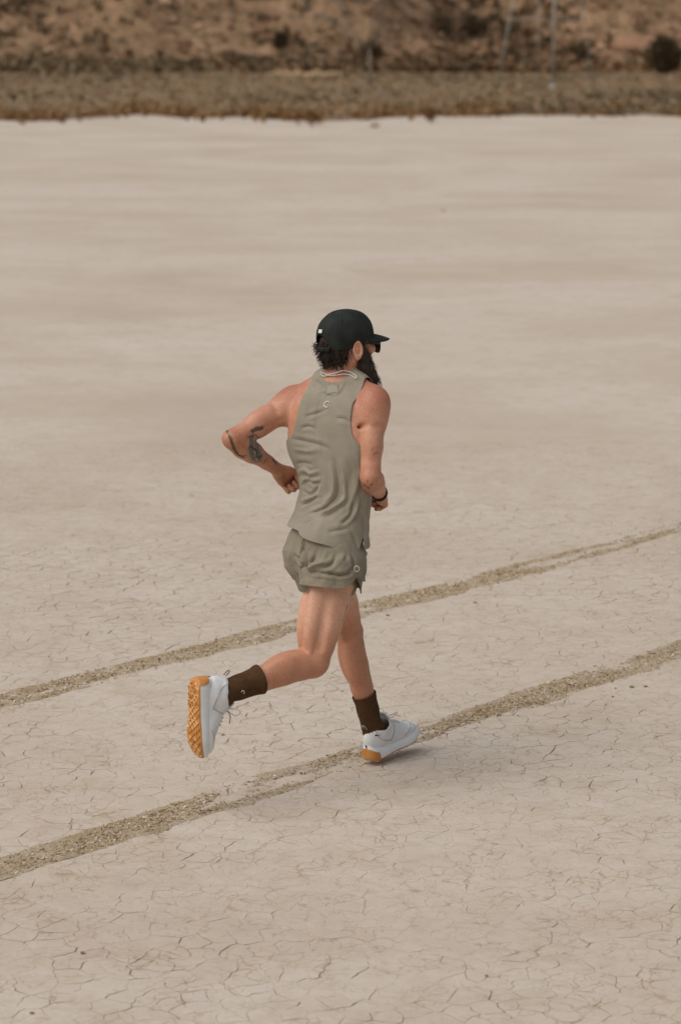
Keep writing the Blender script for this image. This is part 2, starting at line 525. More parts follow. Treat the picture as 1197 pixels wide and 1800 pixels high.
# flat brush plain behind the playa
xs = np.linspace(-150, 150, 281); ts = np.linspace(0, 1, 60)
X = np.repeat(xs[None], 60, 0); Y0 = edge_y(xs)[None] + 0.4
Y = Y0 + (HILL_Y0 + 6 - Y0) * ts[:, None] ** 1.3
P2 = np.stack([X, Y], -1)
Z = .004 + .10 * sstep(0, 4, Y - Y0) * (0.5 + .5 * fbm(P2 * .35, 63, 4)) + .25 * sstep(30, 100, Y - Y0) * fbm(P2 * .06, 64, 3)
V = np.stack([X, Y, Z], -1).reshape(-1, 3); ix = np.arange(60 * 281).reshape(60, 281)
GF = lambda ix: np.stack([ix[:-1, :-1], ix[:-1, 1:], ix[1:, 1:], ix[1:, :-1]], -1).reshape(-1, 4)
tag(link('scrub_plain', mesh_np('scrub_plain', V, GF(ix)), M_PLAIN), kind='structure')
# hillside
def hill_z(x, y):
    P = np.stack([x, y], -1)
    t = np.clip(y - HILL_Y0 + 6 * fbm(np.stack([x * .09, x * 0], -1), 71, 3), 0, None)
    rug = 1.5 * fbm(P * .16, 72, 5) + .9 * np.abs(fbm(P * np.array([.35, .7]), 73, 4)) + .5 * fbm(P * np.array([.8, 1.5]), 74, 3)
    foot = sstep(-32, -2, y - HILL_Y0) * np.clip(2.6 * fbm(P * np.array([.13, .10]), 75, 4) + .25, 0, None)      # low mounds before the slope
    return -.12 + .22 * sstep(-34, -10, y - HILL_Y0) + foot + t * .42 + .012 * t * t * (t < 40) + rug * sstep(0, 9, t)
xs = np.concatenate([np.linspace(-160, -50, 60), np.linspace(-49.5, 49.5, 240), np.linspace(50, 160, 60)]); ys = HILL_Y0 - 36 + np.linspace(0, 1, 150) ** 1.1 * 112
X, Y = np.meshgrid(xs, ys); Z = hill_z(X, Y)
V = np.stack([X, Y, Z], -1).reshape(-1, 3); ix = np.arange(150 * 360).reshape(150, 360)
tag(link('hillside', mesh_np('hillside', V, GF(ix)), M_HILL), kind='structure')

def tuft(r, hgt, wid, n, cols, up=.8):
    """a dry tuft: n narrow blades fanning out from the root"""
    V, C = [], []
    for k in range(n):
        a = r.uniform(0, 6.28); lean = r.uniform(.1, 1.0)
        d = np.array([math.cos(a) * lean * wid, math.sin(a) * lean * wid, hgt * r.uniform(.5, 1.0)])
        b = np.array([math.cos(a), math.sin(a), 0]) * wid * .25 * r.random()
        sdv = unit(np.array([-math.sin(a) + r.normal(0, .4), math.cos(a), .2])) * max(wid, hgt) * r.uniform(.07, .16)
        m = b + d * .6
        V += [b, m + sdv, b + d, m - sdv]
        c = cols[r.integers(len(cols))] * r.uniform(.88, 1.12); C += [c] * 4
    return np.array(V), np.arange(4 * n).reshape(-1, 4), np.array(C)
def gather(items, name, parent=None, kind='stuff', mat=None):
    b = 0; Vs, Fs, Cs = [], [], []
    for v, f, c in items: Vs.append(v); Fs.append(f + b); Cs.append(c); b += len(v)
    me = mesh_np(name, np.concatenate(Vs), np.concatenate(Fs)); set_col(me, np.concatenate(Cs))
    o = link(name, me, mat or M_LEAF, parent, False)
    if kind: o['kind'] = kind
    return o
lc = lambda *a: [np.array(srgb(*c)[:3]) for c in a]
OCHRE = lc((160, 126, 88), (138, 104, 68), (118, 88, 58), (172, 142, 104), (100, 76, 52))
OLIVE = lc((152, 135, 106), (136, 121, 94), (164, 146, 116), (122, 110, 84), (146, 124, 94))
DARK = lc((96, 80, 60), (82, 70, 54), (108, 90, 67), (88, 80, 60))
RUST = lc((146, 112, 84), (128, 97, 72), (160, 126, 96), (108, 84, 62))
r = np.random.default_rng(11)
items = []
NF = 6000
FX = np.where(np.arange(NF) % 3 > 0, r.uniform(-16, 16, NF), r.uniform(-40, 40, NF))
FY = edge_y(FX) + np.abs(r.normal(0, 3.0, NF)) - .3 + (r.random(NF) < .05) * r.uniform(-4.0, 0, NF)
FD = .5 + .5 * fbm(np.stack([FX * .7, FY * .12], -1), 65, 3) * 1.9
for x, y, dens in zip(FX, FY, FD):        # brown fringe along the edge of the playa
    if r.random() > dens * 1.3 - .1: continue
    h = r.uniform(.10, .36) * (0.5 + .8 * dens)
    v, f, c = tuft(r, h, h * .55, 9, OCHRE); items.append((v + np.array([x, y, 0.0]), f, c))
tag(gather(items, 'dry_fringe_scrub'), 'brown dry scrub fringe along the far edge of the mud flat', 'scrub')
items = []
NF = 7500
FY = edge_y(0) + 4 + 96 * r.random(NF) ** 1.25; FX = r.uniform(-1, 1, NF) * (.17 * FY + 6)
FP = fbm(np.stack([FX * .16, FY * .06], -1), 66, 4)
for x, y, pt in zip(FX, FY, FP):
    h = r.uniform(.07, .22) * (1 + .5 * pt); cs = OLIVE if r.random() < .75 + pt else OCHRE
    v, f, c = tuft(r, h, h * 1.5, 8, cs); c = c * (1 - .6 * pt); items.append((v + np.array([x, y, .05]), f, c))
tag(gather(items, 'low_scrub'), 'olive grey low scrub covering the flat plain below the hillside', 'scrub')
# rubble and brush on the slope
def rock(r, s, cols):
    k = 7
    V = []
    for i, (zz, rr) in enumerate(((-.5, .8), (.1, 1.0), (.55, .62))):
        for j in range(k):
            a = 6.283 * j / k + i * .3
            q = rr * r.uniform(.75, 1.2)
            V.append((math.cos(a) * q, math.sin(a) * q * .85, zz * r.uniform(.8, 1.2)))
    V.append((0, 0, .78))
    V = np.array(V) * s * np.array([r.uniform(.8, 1.5), r.uniform(.7, 1.1), r.uniform(.5, .9)])
    F = []
    for i in range(2):
        for j in range(k): F.append((i * k + j, i * k + (j + 1) % k, (i + 1) * k + (j + 1) % k, (i + 1) * k + j))
    for j in range(k): F.append((2 * k + j, 2 * k + (j + 1) % k, 3 * k, 3 * k))
    c = cols[r.integers(len(cols))] * r.uniform(.85, 1.15)
    a = r.uniform(0, 6.28); R = np.array([[math.cos(a), -math.sin(a), 0], [math.sin(a), math.cos(a), 0], [0, 0, 1]])
    return V @ R.T, np.array(F), np.tile(c, (len(V), 1))
ROCK = lc((156, 126, 100), (142, 112, 88), (126, 98, 76), (166, 138, 110), (112, 88, 70))
items = []
def tri_only(v, f, c):
    T = np.concatenate([f[:, [0, 1, 2]], f[:, [0, 2, 3]]]); T = T[(T[:, 0] != T[:, 1]) & (T[:, 1] != T[:, 2]) & (T[:, 0] != T[:, 2])]
    return v, T, c
NF = 4200
FX = r.uniform(-34, 34, NF); FY = HILL_Y0 - 14 + 54 * r.random(NF) ** 1.3; FZ = np.maximum(hill_z(FX, FY), .02); FP = fbm(np.stack([FX, FY], -1) * .15, 76, 3)
for x, y, z, cl in zip(FX, FY, FZ, FP):
    if r.random() > .5 + cl + .012 * x: continue
    s_ = min(.10 + r.exponential(.17), .8)
    v, f, c = rock(r, s_, ROCK)
    items.append(tri_only(v + np.array([x, y, z - .12 * s_]), f, c))
tag(gather(items, 'hill_rubble'), 'reddish brown rock rubble strewn over the hillside', 'rubble')
items = []
NF = 11000
FX = r.uniform(-34, 34, NF); FY = HILL_Y0 - 28 + 68 * r.random(NF) ** 1.15; FZ = np.maximum(hill_z(FX, FY), .05); FP = fbm(np.stack([FX, FY], -1) * .13, 77, 4)
for x, y, z, cl in zip(FX, FY, FZ, FP):
    if r.random() > .6 + cl: continue
    h = r.uniform(.2, .65) * (1 + .5 * cl); left = float(sstep(4, -16, x))
    cs = DARK if r.random() < .42 + .8 * cl else (OLIVE if r.random() < .15 + .6 * left else RUST)
    v, f, c = tuft(r, h, h * 1.1, 11, cs); items.append((v + np.array([x, y, z]), f, c))
tag(gather(items, 'hill_brush'), 'dry brush scattered thickly over the brown hillside', 'brush')

# single shrubs and boulders one can point to -------------------------------
def shrub(px, py, width_px, height_px, cols, label, group, on_hill=False, n=150):
    if on_hill:
        y = HILL_Y0 - 30
        for _ in range(130):
            p = at(px, py, y)
            if p[2] <= float(hill_z(np.array(p[0]), np.array(y))): break
            y += .5
        p = at(px, py, y)
    else: p = ground_at(px, py, 0.02)
    sc = p[1] / FPX
    wd, hg = width_px * sc / 2, height_px * sc
    root = empty('shrub', p); tag(root, label, 'shrub', group)
    its = []
    for k in range(n):
        q = r.normal(size=3); q /= np.linalg.norm(q); q *= r.random() ** .4
        c0 = np.array([q[0] * wd, q[1] * wd, hg * (.52 + .48 * q[2])])
        v, f, c = tuft(r, hg * .34, hg * .34, 3, cols); its.append((v + c0, f, c))
    o = gather(its, 'foliage', root, None)
    st = []
    for k in range(5):
        a = r.uniform(0, 6.28); st.append(tube([np.zeros(3), np.array([math.cos(a) * wd * .3, math.sin(a) * wd * .3, hg * .4]), np.array([math.cos(a) * wd * .6, math.sin(a) * wd * .6, hg * .8])], [hg * .035, hg * .025, hg * .01], 5))
    v, f = join(st); link('stem', mesh_np('stem', v, f), M_WOOD, root)
shrub(548, 221, 26, 26, OCHRE, 'lone brown shrub standing out on the pale mud before the fringe', None)
shrub(757, 215, 22, 24, RUST, 'brown tuft at the mud edge right of the lone shrub', None)
shrub(110, 217, 9, 9, OCHRE, 'tiny ochre tuft on the mud near the left picture edge', None)
shrub(658, 224, 20, 7, RUST, 'low flat dry tuft lying on the mud just before the fringe', None)
shrub(492, 92, 26, 34, DARK, 'dark round bush at the foot of the slope above the pale bank', None, True)
shrub(652, 104, 46, 30, DARK, 'dark ragged bush behind the bare grey tree', None, True)
shrub(832, 62, 56, 34, DARK, 'wide dark bush on the slope between tree and steel frame', None, True)
shrub(1020, 104, 34, 26, DARK, 'dark bush right behind the foot of the steel frame', None, True)
shrub(1168, 138, 52, 62, DARK, 'largest dark bush at the foot of the slope on the right', None, True, 240)
shrub(780, 62, 44, 30, DARK, 'dark bush higher up the slope beside the wide one', None, True)
shrub(438, 126, 26, 13, DARK, 'small flat dark bush left of the pale bank', None, True)
def boulder(px, py, wpx, hpx, col, label):
    y = HILL_Y0 - 30
    for _ in range(130):
        p = at(px, py, y)
        if p[2] <= float(hill_z(np.array(p[0]), np.array(y))): break
        y += .5
    sc = y / FPX
    s_ = wpx * sc / 2
    n1, n2 = 16, 10
    V = []
    for i in range(n2):
        th = math.pi * i / (n2 - 1)
        for j in range(n1):
            ph = 6.283 * j / n1
            V.append((math.sin(th) * math.cos(ph), math.sin(th) * math.sin(ph) * .8, math.cos(th)))
    V = np.array(V); V = V * (1 + .35 * fbm(V * 1.6 + px, 81, 4))[:, None] * np.array([s_, s_, hpx * sc / 2])
    F = [(i * n1 + j, (i + 1) * n1 + j, (i + 1) * n1 + (j + 1) % n1, i * n1 + (j + 1) % n1) for i in range(n2 - 1) for j in range(n1)]
    m = var_mat('boulder_stone', tuple(c * .8 for c in col[:3]) + (1,), col, 3.0, .95, .8, .2, 6)
    o = link('boulder', mesh_np('boulder', V, F), m, None, True, p); tag(o, label, 'boulder')
boulder(1128, 88, 110, 60, srgb(160, 124, 98), 'big pale boulder on the slope left of the largest dark bush')
boulder(838, 52, 34, 16, srgb(156, 116, 88), 'light brown boulder perched over the wide dark bush')
boulder(332, 106, 40, 14, srgb(164, 138, 104), 'low straw-coloured rock at the hill foot on the left')
# pale eroded bank
pb = [at(466 + 150 * q, 121 + 5 * q, HILL_Y0 - 34) for q in np.linspace(0, 1, 40)]
V, F = [], []
for i, p in enumerate(pb):
    e = min(1, i / 4, (39 - i) / 4)
    hg = (.30 * e + .04) * (1 + .35 * float(vnoise(np.array([i * .8, 0.]), 5)))
    for dy, dz in ((-.5, -.4), (-.35, hg * .5), (-.1, hg), (.6, hg * .9), (1.2, -.4)): V.append((p[0], p[1] + dy + .15 * float(vnoise(np.array([i * .5, dy]), 6)), p[2] + dz - .35))
F = [(i * 5 + j, i * 5 + j + 1, (i + 1) * 5 + j + 1, (i + 1) * 5 + j) for i in range(39) for j in range(4)]
tag(link('dirt_bank', mesh_np('dirt_bank', V, [f[::-1] for f in F]), var_mat('pale_bank', srgb(172, 148, 114), srgb(140, 116, 88), 2.5, .95, .6, .1)), 'pale sandy bank along the foot of the hill', 'bank')
# bare grey tree ----------------------------------------------------------------
def bare_tree(px, py, hpx, label):
    p = ground_at(px, py, 0.05); sc = p[1] / FPX; H = hpx * sc
    root = empty('bare_tree', p); tag(root, label, 'tree')
    v, f = tube([np.array([0, 0, -.1]), np.array([.02, 0, H * .16]), np.array([-.02, .02, H * .36])], [.085, .07, .055], 7); link('trunk', mesh_np('trunk', v, f), M_WOOD, root)
    def limb_(b, d, L, rad, dep):
        pts = [b]
        for k in range(4):
            d = unit(d + r.normal(0, .16, 3) + np.array([0, 0, .10])); pts.append(pts[-1] + d * L / 4)
        out = [tube(pts, np.linspace(rad, rad * .5, 5), 5)]
        if dep:
            for k in range(3):
                i = r.integers(2, 5); out += limb_(pts[i], unit(d + r.normal(0, .5, 3)), L * .6, rad * .5, dep - 1)
        return out
    tw = []
    for k, a in enumerate((-.95, -.45, .1, .6, 1.0)):
        o = np.array([-.02, .02, H * (.30 + .015 * k)])
        tr = limb_(o, np.array([math.sin(a), r.normal(0, .3), math.cos(a)]), H * .55, .05, 2)
        v, f = tr[0]; link('limb', mesh_np('limb', v, f), M_WOOD, root); tw += tr[1:]
    v, f = join(tw); o = link('twigs', mesh_np('twigs', v, f), M_WOOD, root); o['kind'] = 'stuff'
bare_tree(650, 150, 190, 'leafless grey tree with forked limbs before the hillside')
# steel frame tower --------------------------------------------------------------
tb_ = ground_at(958, 158, 0.05); sc = tb_[1] / FPX
tower = empty('steel_frame', tb_); tag(tower, 'thin grey steel frame with splayed legs standing before the hillside', 'frame')
def bar(a, b, rad, name):
    v, f = tube([np.array(a), np.array(b)], rad, 8); link(name, mesh_np(name, v, f), M_STEEL, tower)
X_ = lambda px: (px - 958) * sc
Hh = 260 * sc
bar((X_(972), 0, -.1), (X_(972), 0, Hh), .072, 'post'); bar((X_(944), .5, -.1), (X_(949), .5, Hh), .028, 'post')
bar((X_(874), .2, -.1), (X_(908), .2, Hh * .75), .032, 'leg'); bar((X_(1044), .2, -.1), (X_(1012), .2, Hh * .75), .026, 'leg')
bar((X_(898), .12, 122 * sc), (X_(1032), .12, 122 * sc), .026, 'crossbeam')
v, f = tube([np.array((X_(972), 0, -.05)), np.array((X_(972), 0, .28))], [.16, .13], 10); link('footing', mesh_np('footing', v, f), M_STEEL, tower)

# loose clods lying on the near mud ------------------------------------------------
M_CLOD = var_mat("clod", srgb(122, 100, 74), srgb(148, 126, 98), 60, .95, .6, .004)
for px, py, sz, lab in ((145, 1676, .011, 'dark clod alone on the cracked mud at lower left'), (56, 1782, .010, 'small clod near the bottom left corner'),
                        (1110, 1208, .016, 'flat flake of soil right of the nearer tyre track, close to the right edge'), (1135, 1207, .012, 'smaller flake beside the flat one near the right edge'),
                        (835, 1060, .013, 'tan clod between the two tyre tracks, upper of two'), (682, 1082, .013, 'tan clod between the tyre tracks just right of the knee'),
                        (779, 370, .05, 'small brown clump alone far out on the pale flat'), (1077, 1225, .008, 'tiny dark pebble below the nearer track on the right'),
                        (855, 1716, .007, 'tiny pebble on the mud near the bottom, right of centre'), (1082, 1210, .007, 'tiny pebble left of the flat soil flake'),
                        (605, 1325, .010, 'dark bit of soil beside the landing shoe'), (392, 1292, .010, 'small brown clod right of the lifted toe')):
    p = ground_at(px, py, 0.002)
    k = 9; V = []
    rr3 = np.random.default_rng(int(px))
    for i, (zz, q) in enumerate(((-.3, .8), (.15, 1.0), (.5, .7), (.68, .25))):
        for j in range(k):
            a = 6.283 * j / k; V.append((math.cos(a) * q * rr3.uniform(.7, 1.25) * 1.4, math.sin(a) * q * rr3.uniform(.7, 1.25), zz * rr3.uniform(.7, 1.2)))
    F = [(i * k + j, i * k + (j + 1) % k, (i + 1) * k + (j + 1) % k, (i + 1) * k + j) for i in range(3) for j in range(k)] + [tuple(3 * k + j for j in range(k))]
    o = link('clod', mesh_np('clod', np.array(V) * sz * .55, F), M_CLOD, None, False, p); tag(o, lab, 'clod')
# ==================================================================== RUNNER
# --- signed-distance modelling: shapes are blended in a grid, then skinned
class Field:
    def __init__(s, lo, hi, h):
        s.lo = np.asarray(lo, float); s.h = h
        s.n = np.ceil((np.asarray(hi) - s.lo) / h).astype(int) + 1
        s.g = np.full(s.n, 0.06, np.float32)
    def box(s, lo, hi):
        i0 = np.clip(np.floor((np.asarray(lo) - s.lo) / s.h).astype(int), 0, s.n)
        i1 = np.clip(np.ceil((np.asarray(hi) - s.lo) / s.h).astype(int) + 1, 0, s.n)
        sl = tuple(slice(a, b) for a, b in zip(i0, i1))
        ax = [(s.lo[k] + s.h * np.arange(i0[k], i1[k])).astype(np.float32) for k in range(3)]
        return sl, ax[0][:, None, None], ax[1][None, :, None], ax[2][None, None, :]
    def add(s, prim, k=0.02, op='u'):
        fn, lo, hi = prim
        sl, X, Y, Z = s.box(np.asarray(lo) - k - 0.03, np.asarray(hi) + k + 0.03)
        if 0 in s.g[sl].shape: return
        d = fn(X, Y, Z)
        a = s.g[sl]
        if op == 's':
            hh = np.maximum(k - np.abs(-d - a), 0) / k
            s.g[sl] = np.maximum(a, -d) + hh * hh * k * 0.25
        else:
            hh = np.maximum(k - np.abs(d - a), 0) / k
            s.g[sl] = np.minimum(a, d) - hh * hh * k * 0.25
    def mesh(s, iso=0.0, lo=None, hi=None):
        if lo is not None:
            sl, X, Y, Z = s.box(lo, hi)
            g = s.g[sl] - iso; org = np.array([X.ravel()[0], Y.ravel()[0], Z.ravel()[0]])
        else: g = s.g - iso; org = s.lo
        return surface_nets(g, org, s.h)
def surface_nets(g, org, h):
    inside = g < 0
    nx, ny, nz = g.shape
    cnt = np.zeros((nx - 1, ny - 1, nz - 1), np.int8)
    for a in (0, 1):
        for b in (0, 1):
            for c in (0, 1):
                cnt += inside[a:nx - 1 + a, b:ny - 1 + b, c:nz - 1 + c]
    act = np.argwhere((cnt > 0) & (cnt < 8))
    ids = np.full(cnt.shape, -1, np.int32)
    ids[act[:, 0], act[:, 1], act[:, 2]] = np.arange(len(act))
    cor = [(a, b, c) for a in (0, 1) for b in (0, 1) for c in (0, 1)]
    val = {c: g[act[:, 0] + c[0], act[:, 1] + c[1], act[:, 2] + c[2]] for c in cor}
    acc = np.zeros((len(act), 3)); num = np.zeros(len(act))
    for c in cor:
        for ax in range(3):
            if c[ax] == 0:
                e = list(c); e[ax] = 1; e = tuple(e)
                v0, v1 = val[c], val[e]
                m = (v0 < 0) != (v1 < 0)
                t = np.where(m, v0 / np.where(m, v0 - v1, 1), 0)
                p = np.tile(np.array(c, float), (len(act), 1)); p[:, ax] = t
                acc[m] += p[m]; num[m] += 1
    V = org + (act + acc / num[:, None]) * h
    F = []
    for ax in range(3):
        u, v = (ax + 1) % 3, (ax + 2) % 3
        s0 = [slice(None)] * 3; s1 = [slice(None)] * 3
        s0[ax] = slice(0, -1); s1[ax] = slice(1, None)
        A, B = inside[tuple(s0)], inside[tuple(s1)]
        e = np.argwhere(A != B)
        ok = (e[:, u] > 0) & (e[:, v] > 0) & (e[:, u] < g.shape[u] - 1) & (e[:, v] < g.shape[v] - 1)
        e = e[ok]
        flip = A[e[:, 0], e[:, 1], e[:, 2]]
        q = []
        for du, dv in ((-1, -1), (0, -1), (0, 0), (-1, 0)):
            c = e.copy(); c[:, u] += du; c[:, v] += dv
            q.append(ids[c[:, 0], c[:, 1], c[:, 2]])
        q = np.stack(q, 1)
        q = np.where(flip[:, None], q, q[:, ::-1])
        F.append(q)
    F = np.concatenate(F)
    return V, F[(F >= 0).all(1)]
def edges_of(F):
    E = np.concatenate([F[:, [i, (i + 1) % F.shape[1]]] for i in range(F.shape[1])])
    return E
def relax(V, F, it=4, lam=0.5, mu=-0.52, keep=None):
    E = edges_of(F)
    deg = np.bincount(E[:, 0], minlength=len(V)) + np.bincount(E[:, 1], minlength=len(V))
    for k in range(it):
        for f in ((lam, mu) if mu else (lam,)):
            S = np.zeros_like(V)
            for a in range(3):
                S[:, a] = np.bincount(E[:, 0], V[E[:, 1], a], len(V)) + np.bincount(E[:, 1], V[E[:, 0], a], len(V))
            D = S / np.maximum(deg, 1)[:, None] - V
            if keep is not None: D = D * keep[:, None]
            V = V + f * D
    return V
def normals(V, F):
    T = V[F]
    n = np.cross(T[:, 2] - T[:, 0], T[:, (3 if F.shape[1] == 4 else 1)] - T[:, (1 if F.shape[1] == 4 else 0)])
    if F.shape[1] == 3: n = np.cross(T[:, 1] - T[:, 0], T[:, 2] - T[:, 0])
    else: n = np.cross(T[:, 2] - T[:, 0], T[:, 3] - T[:, 1])
    N = np.zeros_like(V)
    for i in range(F.shape[1]):
        for a in range(3):
            N[:, a] += np.bincount(F[:, i], n[:, a], len(V))
    return N / (np.linalg.norm(N, axis=1)[:, None] + 1e-12)
def clip(V, F, val):
    """keep the part where val < 0, cutting faces cleanly along val = 0"""
    if F.shape[1] == 4: F = np.concatenate([F[:, [0, 1, 2]], F[:, [0, 2, 3]]])
    ins = val < 0
    c = ins[F].sum(1)
    out = [F[c == 3]]
    newV = []; cache = {}; base = len(V)
    def cut(i, j):
        k = (i, j) if i < j else (j, i)
        if k not in cache:
            t = val[k[0]] / (val[k[0]] - val[k[1]])
            cache[k] = base + len(newV); newV.append(V[k[0]] * (1 - t) + V[k[1]] * t)
        return cache[k]
    ext = []
    for f in F[(c == 1) | (c == 2)]:
        a, b, d = f
        poly = []
        for i, j in ((a, b), (b, d), (d, a)):
            if ins[i]: poly.append(i)
            if ins[i] != ins[j]: poly.append(cut(i, j))
        for q in range(1, len(poly) - 1): ext.append((poly[0], poly[q], poly[q + 1]))
    if ext: out.append(np.array(ext))
    F2 = np.concatenate(out)
    V2 = np.concatenate([V, np.array(newV)]) if newV else V
    used = np.unique(F2)
    mp = np.full(len(V2), -1); mp[used] = np.arange(len(used))
    return V2[used], mp[F2]
def big_piece(V, F, n=1):
    """drop loose crumbs left after cutting"""
    lab = np.arange(len(V)); E = edges_of(F)
    for _ in range(400):
        l2 = lab.copy()
        np.minimum.at(l2, E[:, 0], lab[E[:, 1]]); np.minimum.at(l2, E[:, 1], lab[E[:, 0]])
        l2 = l2[l2]
        if (l2 == lab).all(): break
        lab = l2
    u, c = np.unique(lab, return_counts=True)
    keep = set(u[np.argsort(-c)[:n]])
    m = np.isin(lab[F[:, 0]], list(keep)); F = F[m]
    used = np.unique(F); mp = np.full(len(V), -1); mp[used] = np.arange(len(used))
    return V[used], mp[F]
# --- primitives: (function, low corner, high corner)
def cone(A, B, ra, rb, flat=None, fs=1.0):
    A, B = np.asarray(A, np.float32), np.asarray(B, np.float32)
    d = B - A; L2 = float(d @ d)
    if flat is not None: n = unit(flat).astype(np.float32)
    def fn(X, Y, Z):
        x, y, z = X - A[0], Y - A[1], Z - A[2]
        t = np.clip((x * d[0] + y * d[1] + z * d[2]) / L2, 0, 1)
        x, y, z = x - t * d[0], y - t * d[1], z - t * d[2]
        if flat is not None:
            q = (x * n[0] + y * n[1] + z * n[2]) * (1 / fs - 1)
            x, y, z = x + q * n[0], y + q * n[1], z + q * n[2]
        return np.sqrt(x * x + y * y + z * z) - (ra + t * (rb - ra))
    r = max(ra, rb) * max(1, fs)
    return fn, np.minimum(A, B) - r, np.maximum(A, B) + r
def ell(c, axes, rad):
    c = np.asarray(c, np.float32); ax = np.asarray(axes, np.float32); rad = np.asarray(rad, np.float32)
    def fn(X, Y, Z):
        x, y, z = X - c[0], Y - c[1], Z - c[2]
        l = [x * a[0] + y * a[1] + z * a[2] for a in ax]
        k0 = np.sqrt(sum((q / r) ** 2 for q, r in zip(l, rad)))
        k1 = np.sqrt(sum((q / (r * r)) ** 2 for q, r in zip(l, rad)))
        return k0 * (k0 - 1) / np.maximum(k1, 1e-6)
    R = rad.max()
    return fn, c - R, c + R
def frame(z, hint):
    z = unit(z); x = unit(np.asarray(hint, float) - z * (np.asarray(hint, float) @ z)); y = np.cross(z, x)
    return np.array([x, y, z])
def chain(f, pts, rad, k=0.02, flat=None, fs=1.0, kk=None):
    n = len(pts)
    for i in range(n - 1):
        f.add(cone(pts[i], pts[i + 1], rad[i], rad[i + 1], flat, fs), (k if i == 0 else (kk or 0.012)))
def lerp(a, b, t): return np.asarray(a) * (1 - t) + np.asarray(b) * t
def limb(f, A, B, prof, bow=None, k=0.02, kk=0.01):
    """prof: (t, radius, offset along bow)"""
    bow = np.zeros(3) if bow is None else unit(bow)
    pts = [lerp(A, B, t) + bow * o for t, r, o in prof]
    chain(f, pts, [r for t, r, o in prof], k, kk=kk)

# --- joints
def hdg(deg):
    a = math.radians(deg)
    return np.array([math.sin(a), math.cos(a), 0]), np.array([math.cos(a), -math.sin(a), 0])
HF, HR = hdg(54)                     # pelvis: heading, right
UP = np.array([0, 0, 1.0])
R_hip, R_knee, R_ank = at(588, 965, 9.31), at(553, 1163, 9.22), at(384, 1223, 9.03)
L_hip, L_knee, L_ank = at(556, 962, 9.45), at(612, 1108, 9.62), at(658, 1286, 9.665)
R_sh, R_elb, R_wri = at(656, 708, 9.335), at(651, 838, 9.25), at(668, 868, 9.47)
L_sh, L_elb, L_wri = at(518, 708, 9.52), at(409, 772, 9.37), at(489, 826, 9.53)
ORIGIN = ground_at(640, 1348)

TORSO = [  # photo row, column, distance, yaw, half width, half depth
    (1018, 574, 9.38, 54, .120, .085), (1000, 575, 9.38, 54, .150, .108), (960, 575, 9.38, 54, .158, .116), (915, 581, 9.39, 49, .146, .102),
    (865, 590, 9.40, 43, .138, .094), (820, 591, 9.41, 37, .146, .102), (770, 591, 9.42, 32, .164, .112),
    (735, 592, 9.425, 30, .170, .113), (705, 593, 9.43, 29, .158, .100), (685, 596, 9.435, 29, .118, .080), (668, 600, 9.44, 30, .070, .062)]
TS = []
for py, px, Y, yaw, a, b in TORSO:
    c = at(px, py, Y); TS.append((c[2], c[0], c[1], math.radians(yaw), a, b))
TS = np.array(sorted(TS))
def tor(z, off=None):
    r = [np.interp(z, TS[:, 0], TS[:, i]) for i in range(1, 6)]
    return r
def torso_prim(extra=None, exp=2.35, top=None, squash=None):
    """the trunk as a stack of rounded ellipses; extra(z) is added to both half axes"""
    zlo, zhi = TS[0, 0], TS[-1, 0]
    zz = np.linspace(zlo, zhi, 240)
    tab = np.array([[np.interp(q, TS[:, 0], TS[:, i]) for i in range(1, 6)] for q in zz])
    ker = np.ones(13) / 13
    for i in range(5):
        p = np.pad(tab[:, i], 6, mode='edge'); tab[:, i] = np.convolve(p, ker, 'valid')
    ex = np.zeros(240) if extra is None else np.array([extra(q) for q in zz])
    def fn(X, Y, Z):
        z = Z.ravel()
        zc = np.clip(z, zlo, zhi)
        cx, cy, yw, a, b = [np.interp(zc, zz, tab[:, i]).astype(np.float32)[None, None, :] for i in range(5)]
        e = np.interp(zc, zz, ex).astype(np.float32)[None, None, :]
        a, b = a + e, b + e
        dx, dy = X - cx, Y - cy
        s, c = np.sin(yw), np.cos(yw)
        r = (dx * c - dy * s) / a; f = (dx * s + dy * c) / b
        k = (np.abs(r) ** exp + np.abs(f) ** exp) ** (1 / exp)
        d = (k - 1) * np.minimum(a, b)
        oz = np.maximum(np.maximum(zlo - z, z - zhi), 0).astype(np.float32)[None, None, :]
        return np.where(oz > 0, np.sqrt(np.maximum(d, 0) ** 2 + oz ** 2) + np.minimum(d, 0) * 0, d).astype(np.float32)
    m = 0.25
    return fn, np.array([TS[:, 1].min() - m, TS[:, 2].min() - m, zlo]), np.array([TS[:, 1].max() + m, TS[:, 2].max() + m, zhi])

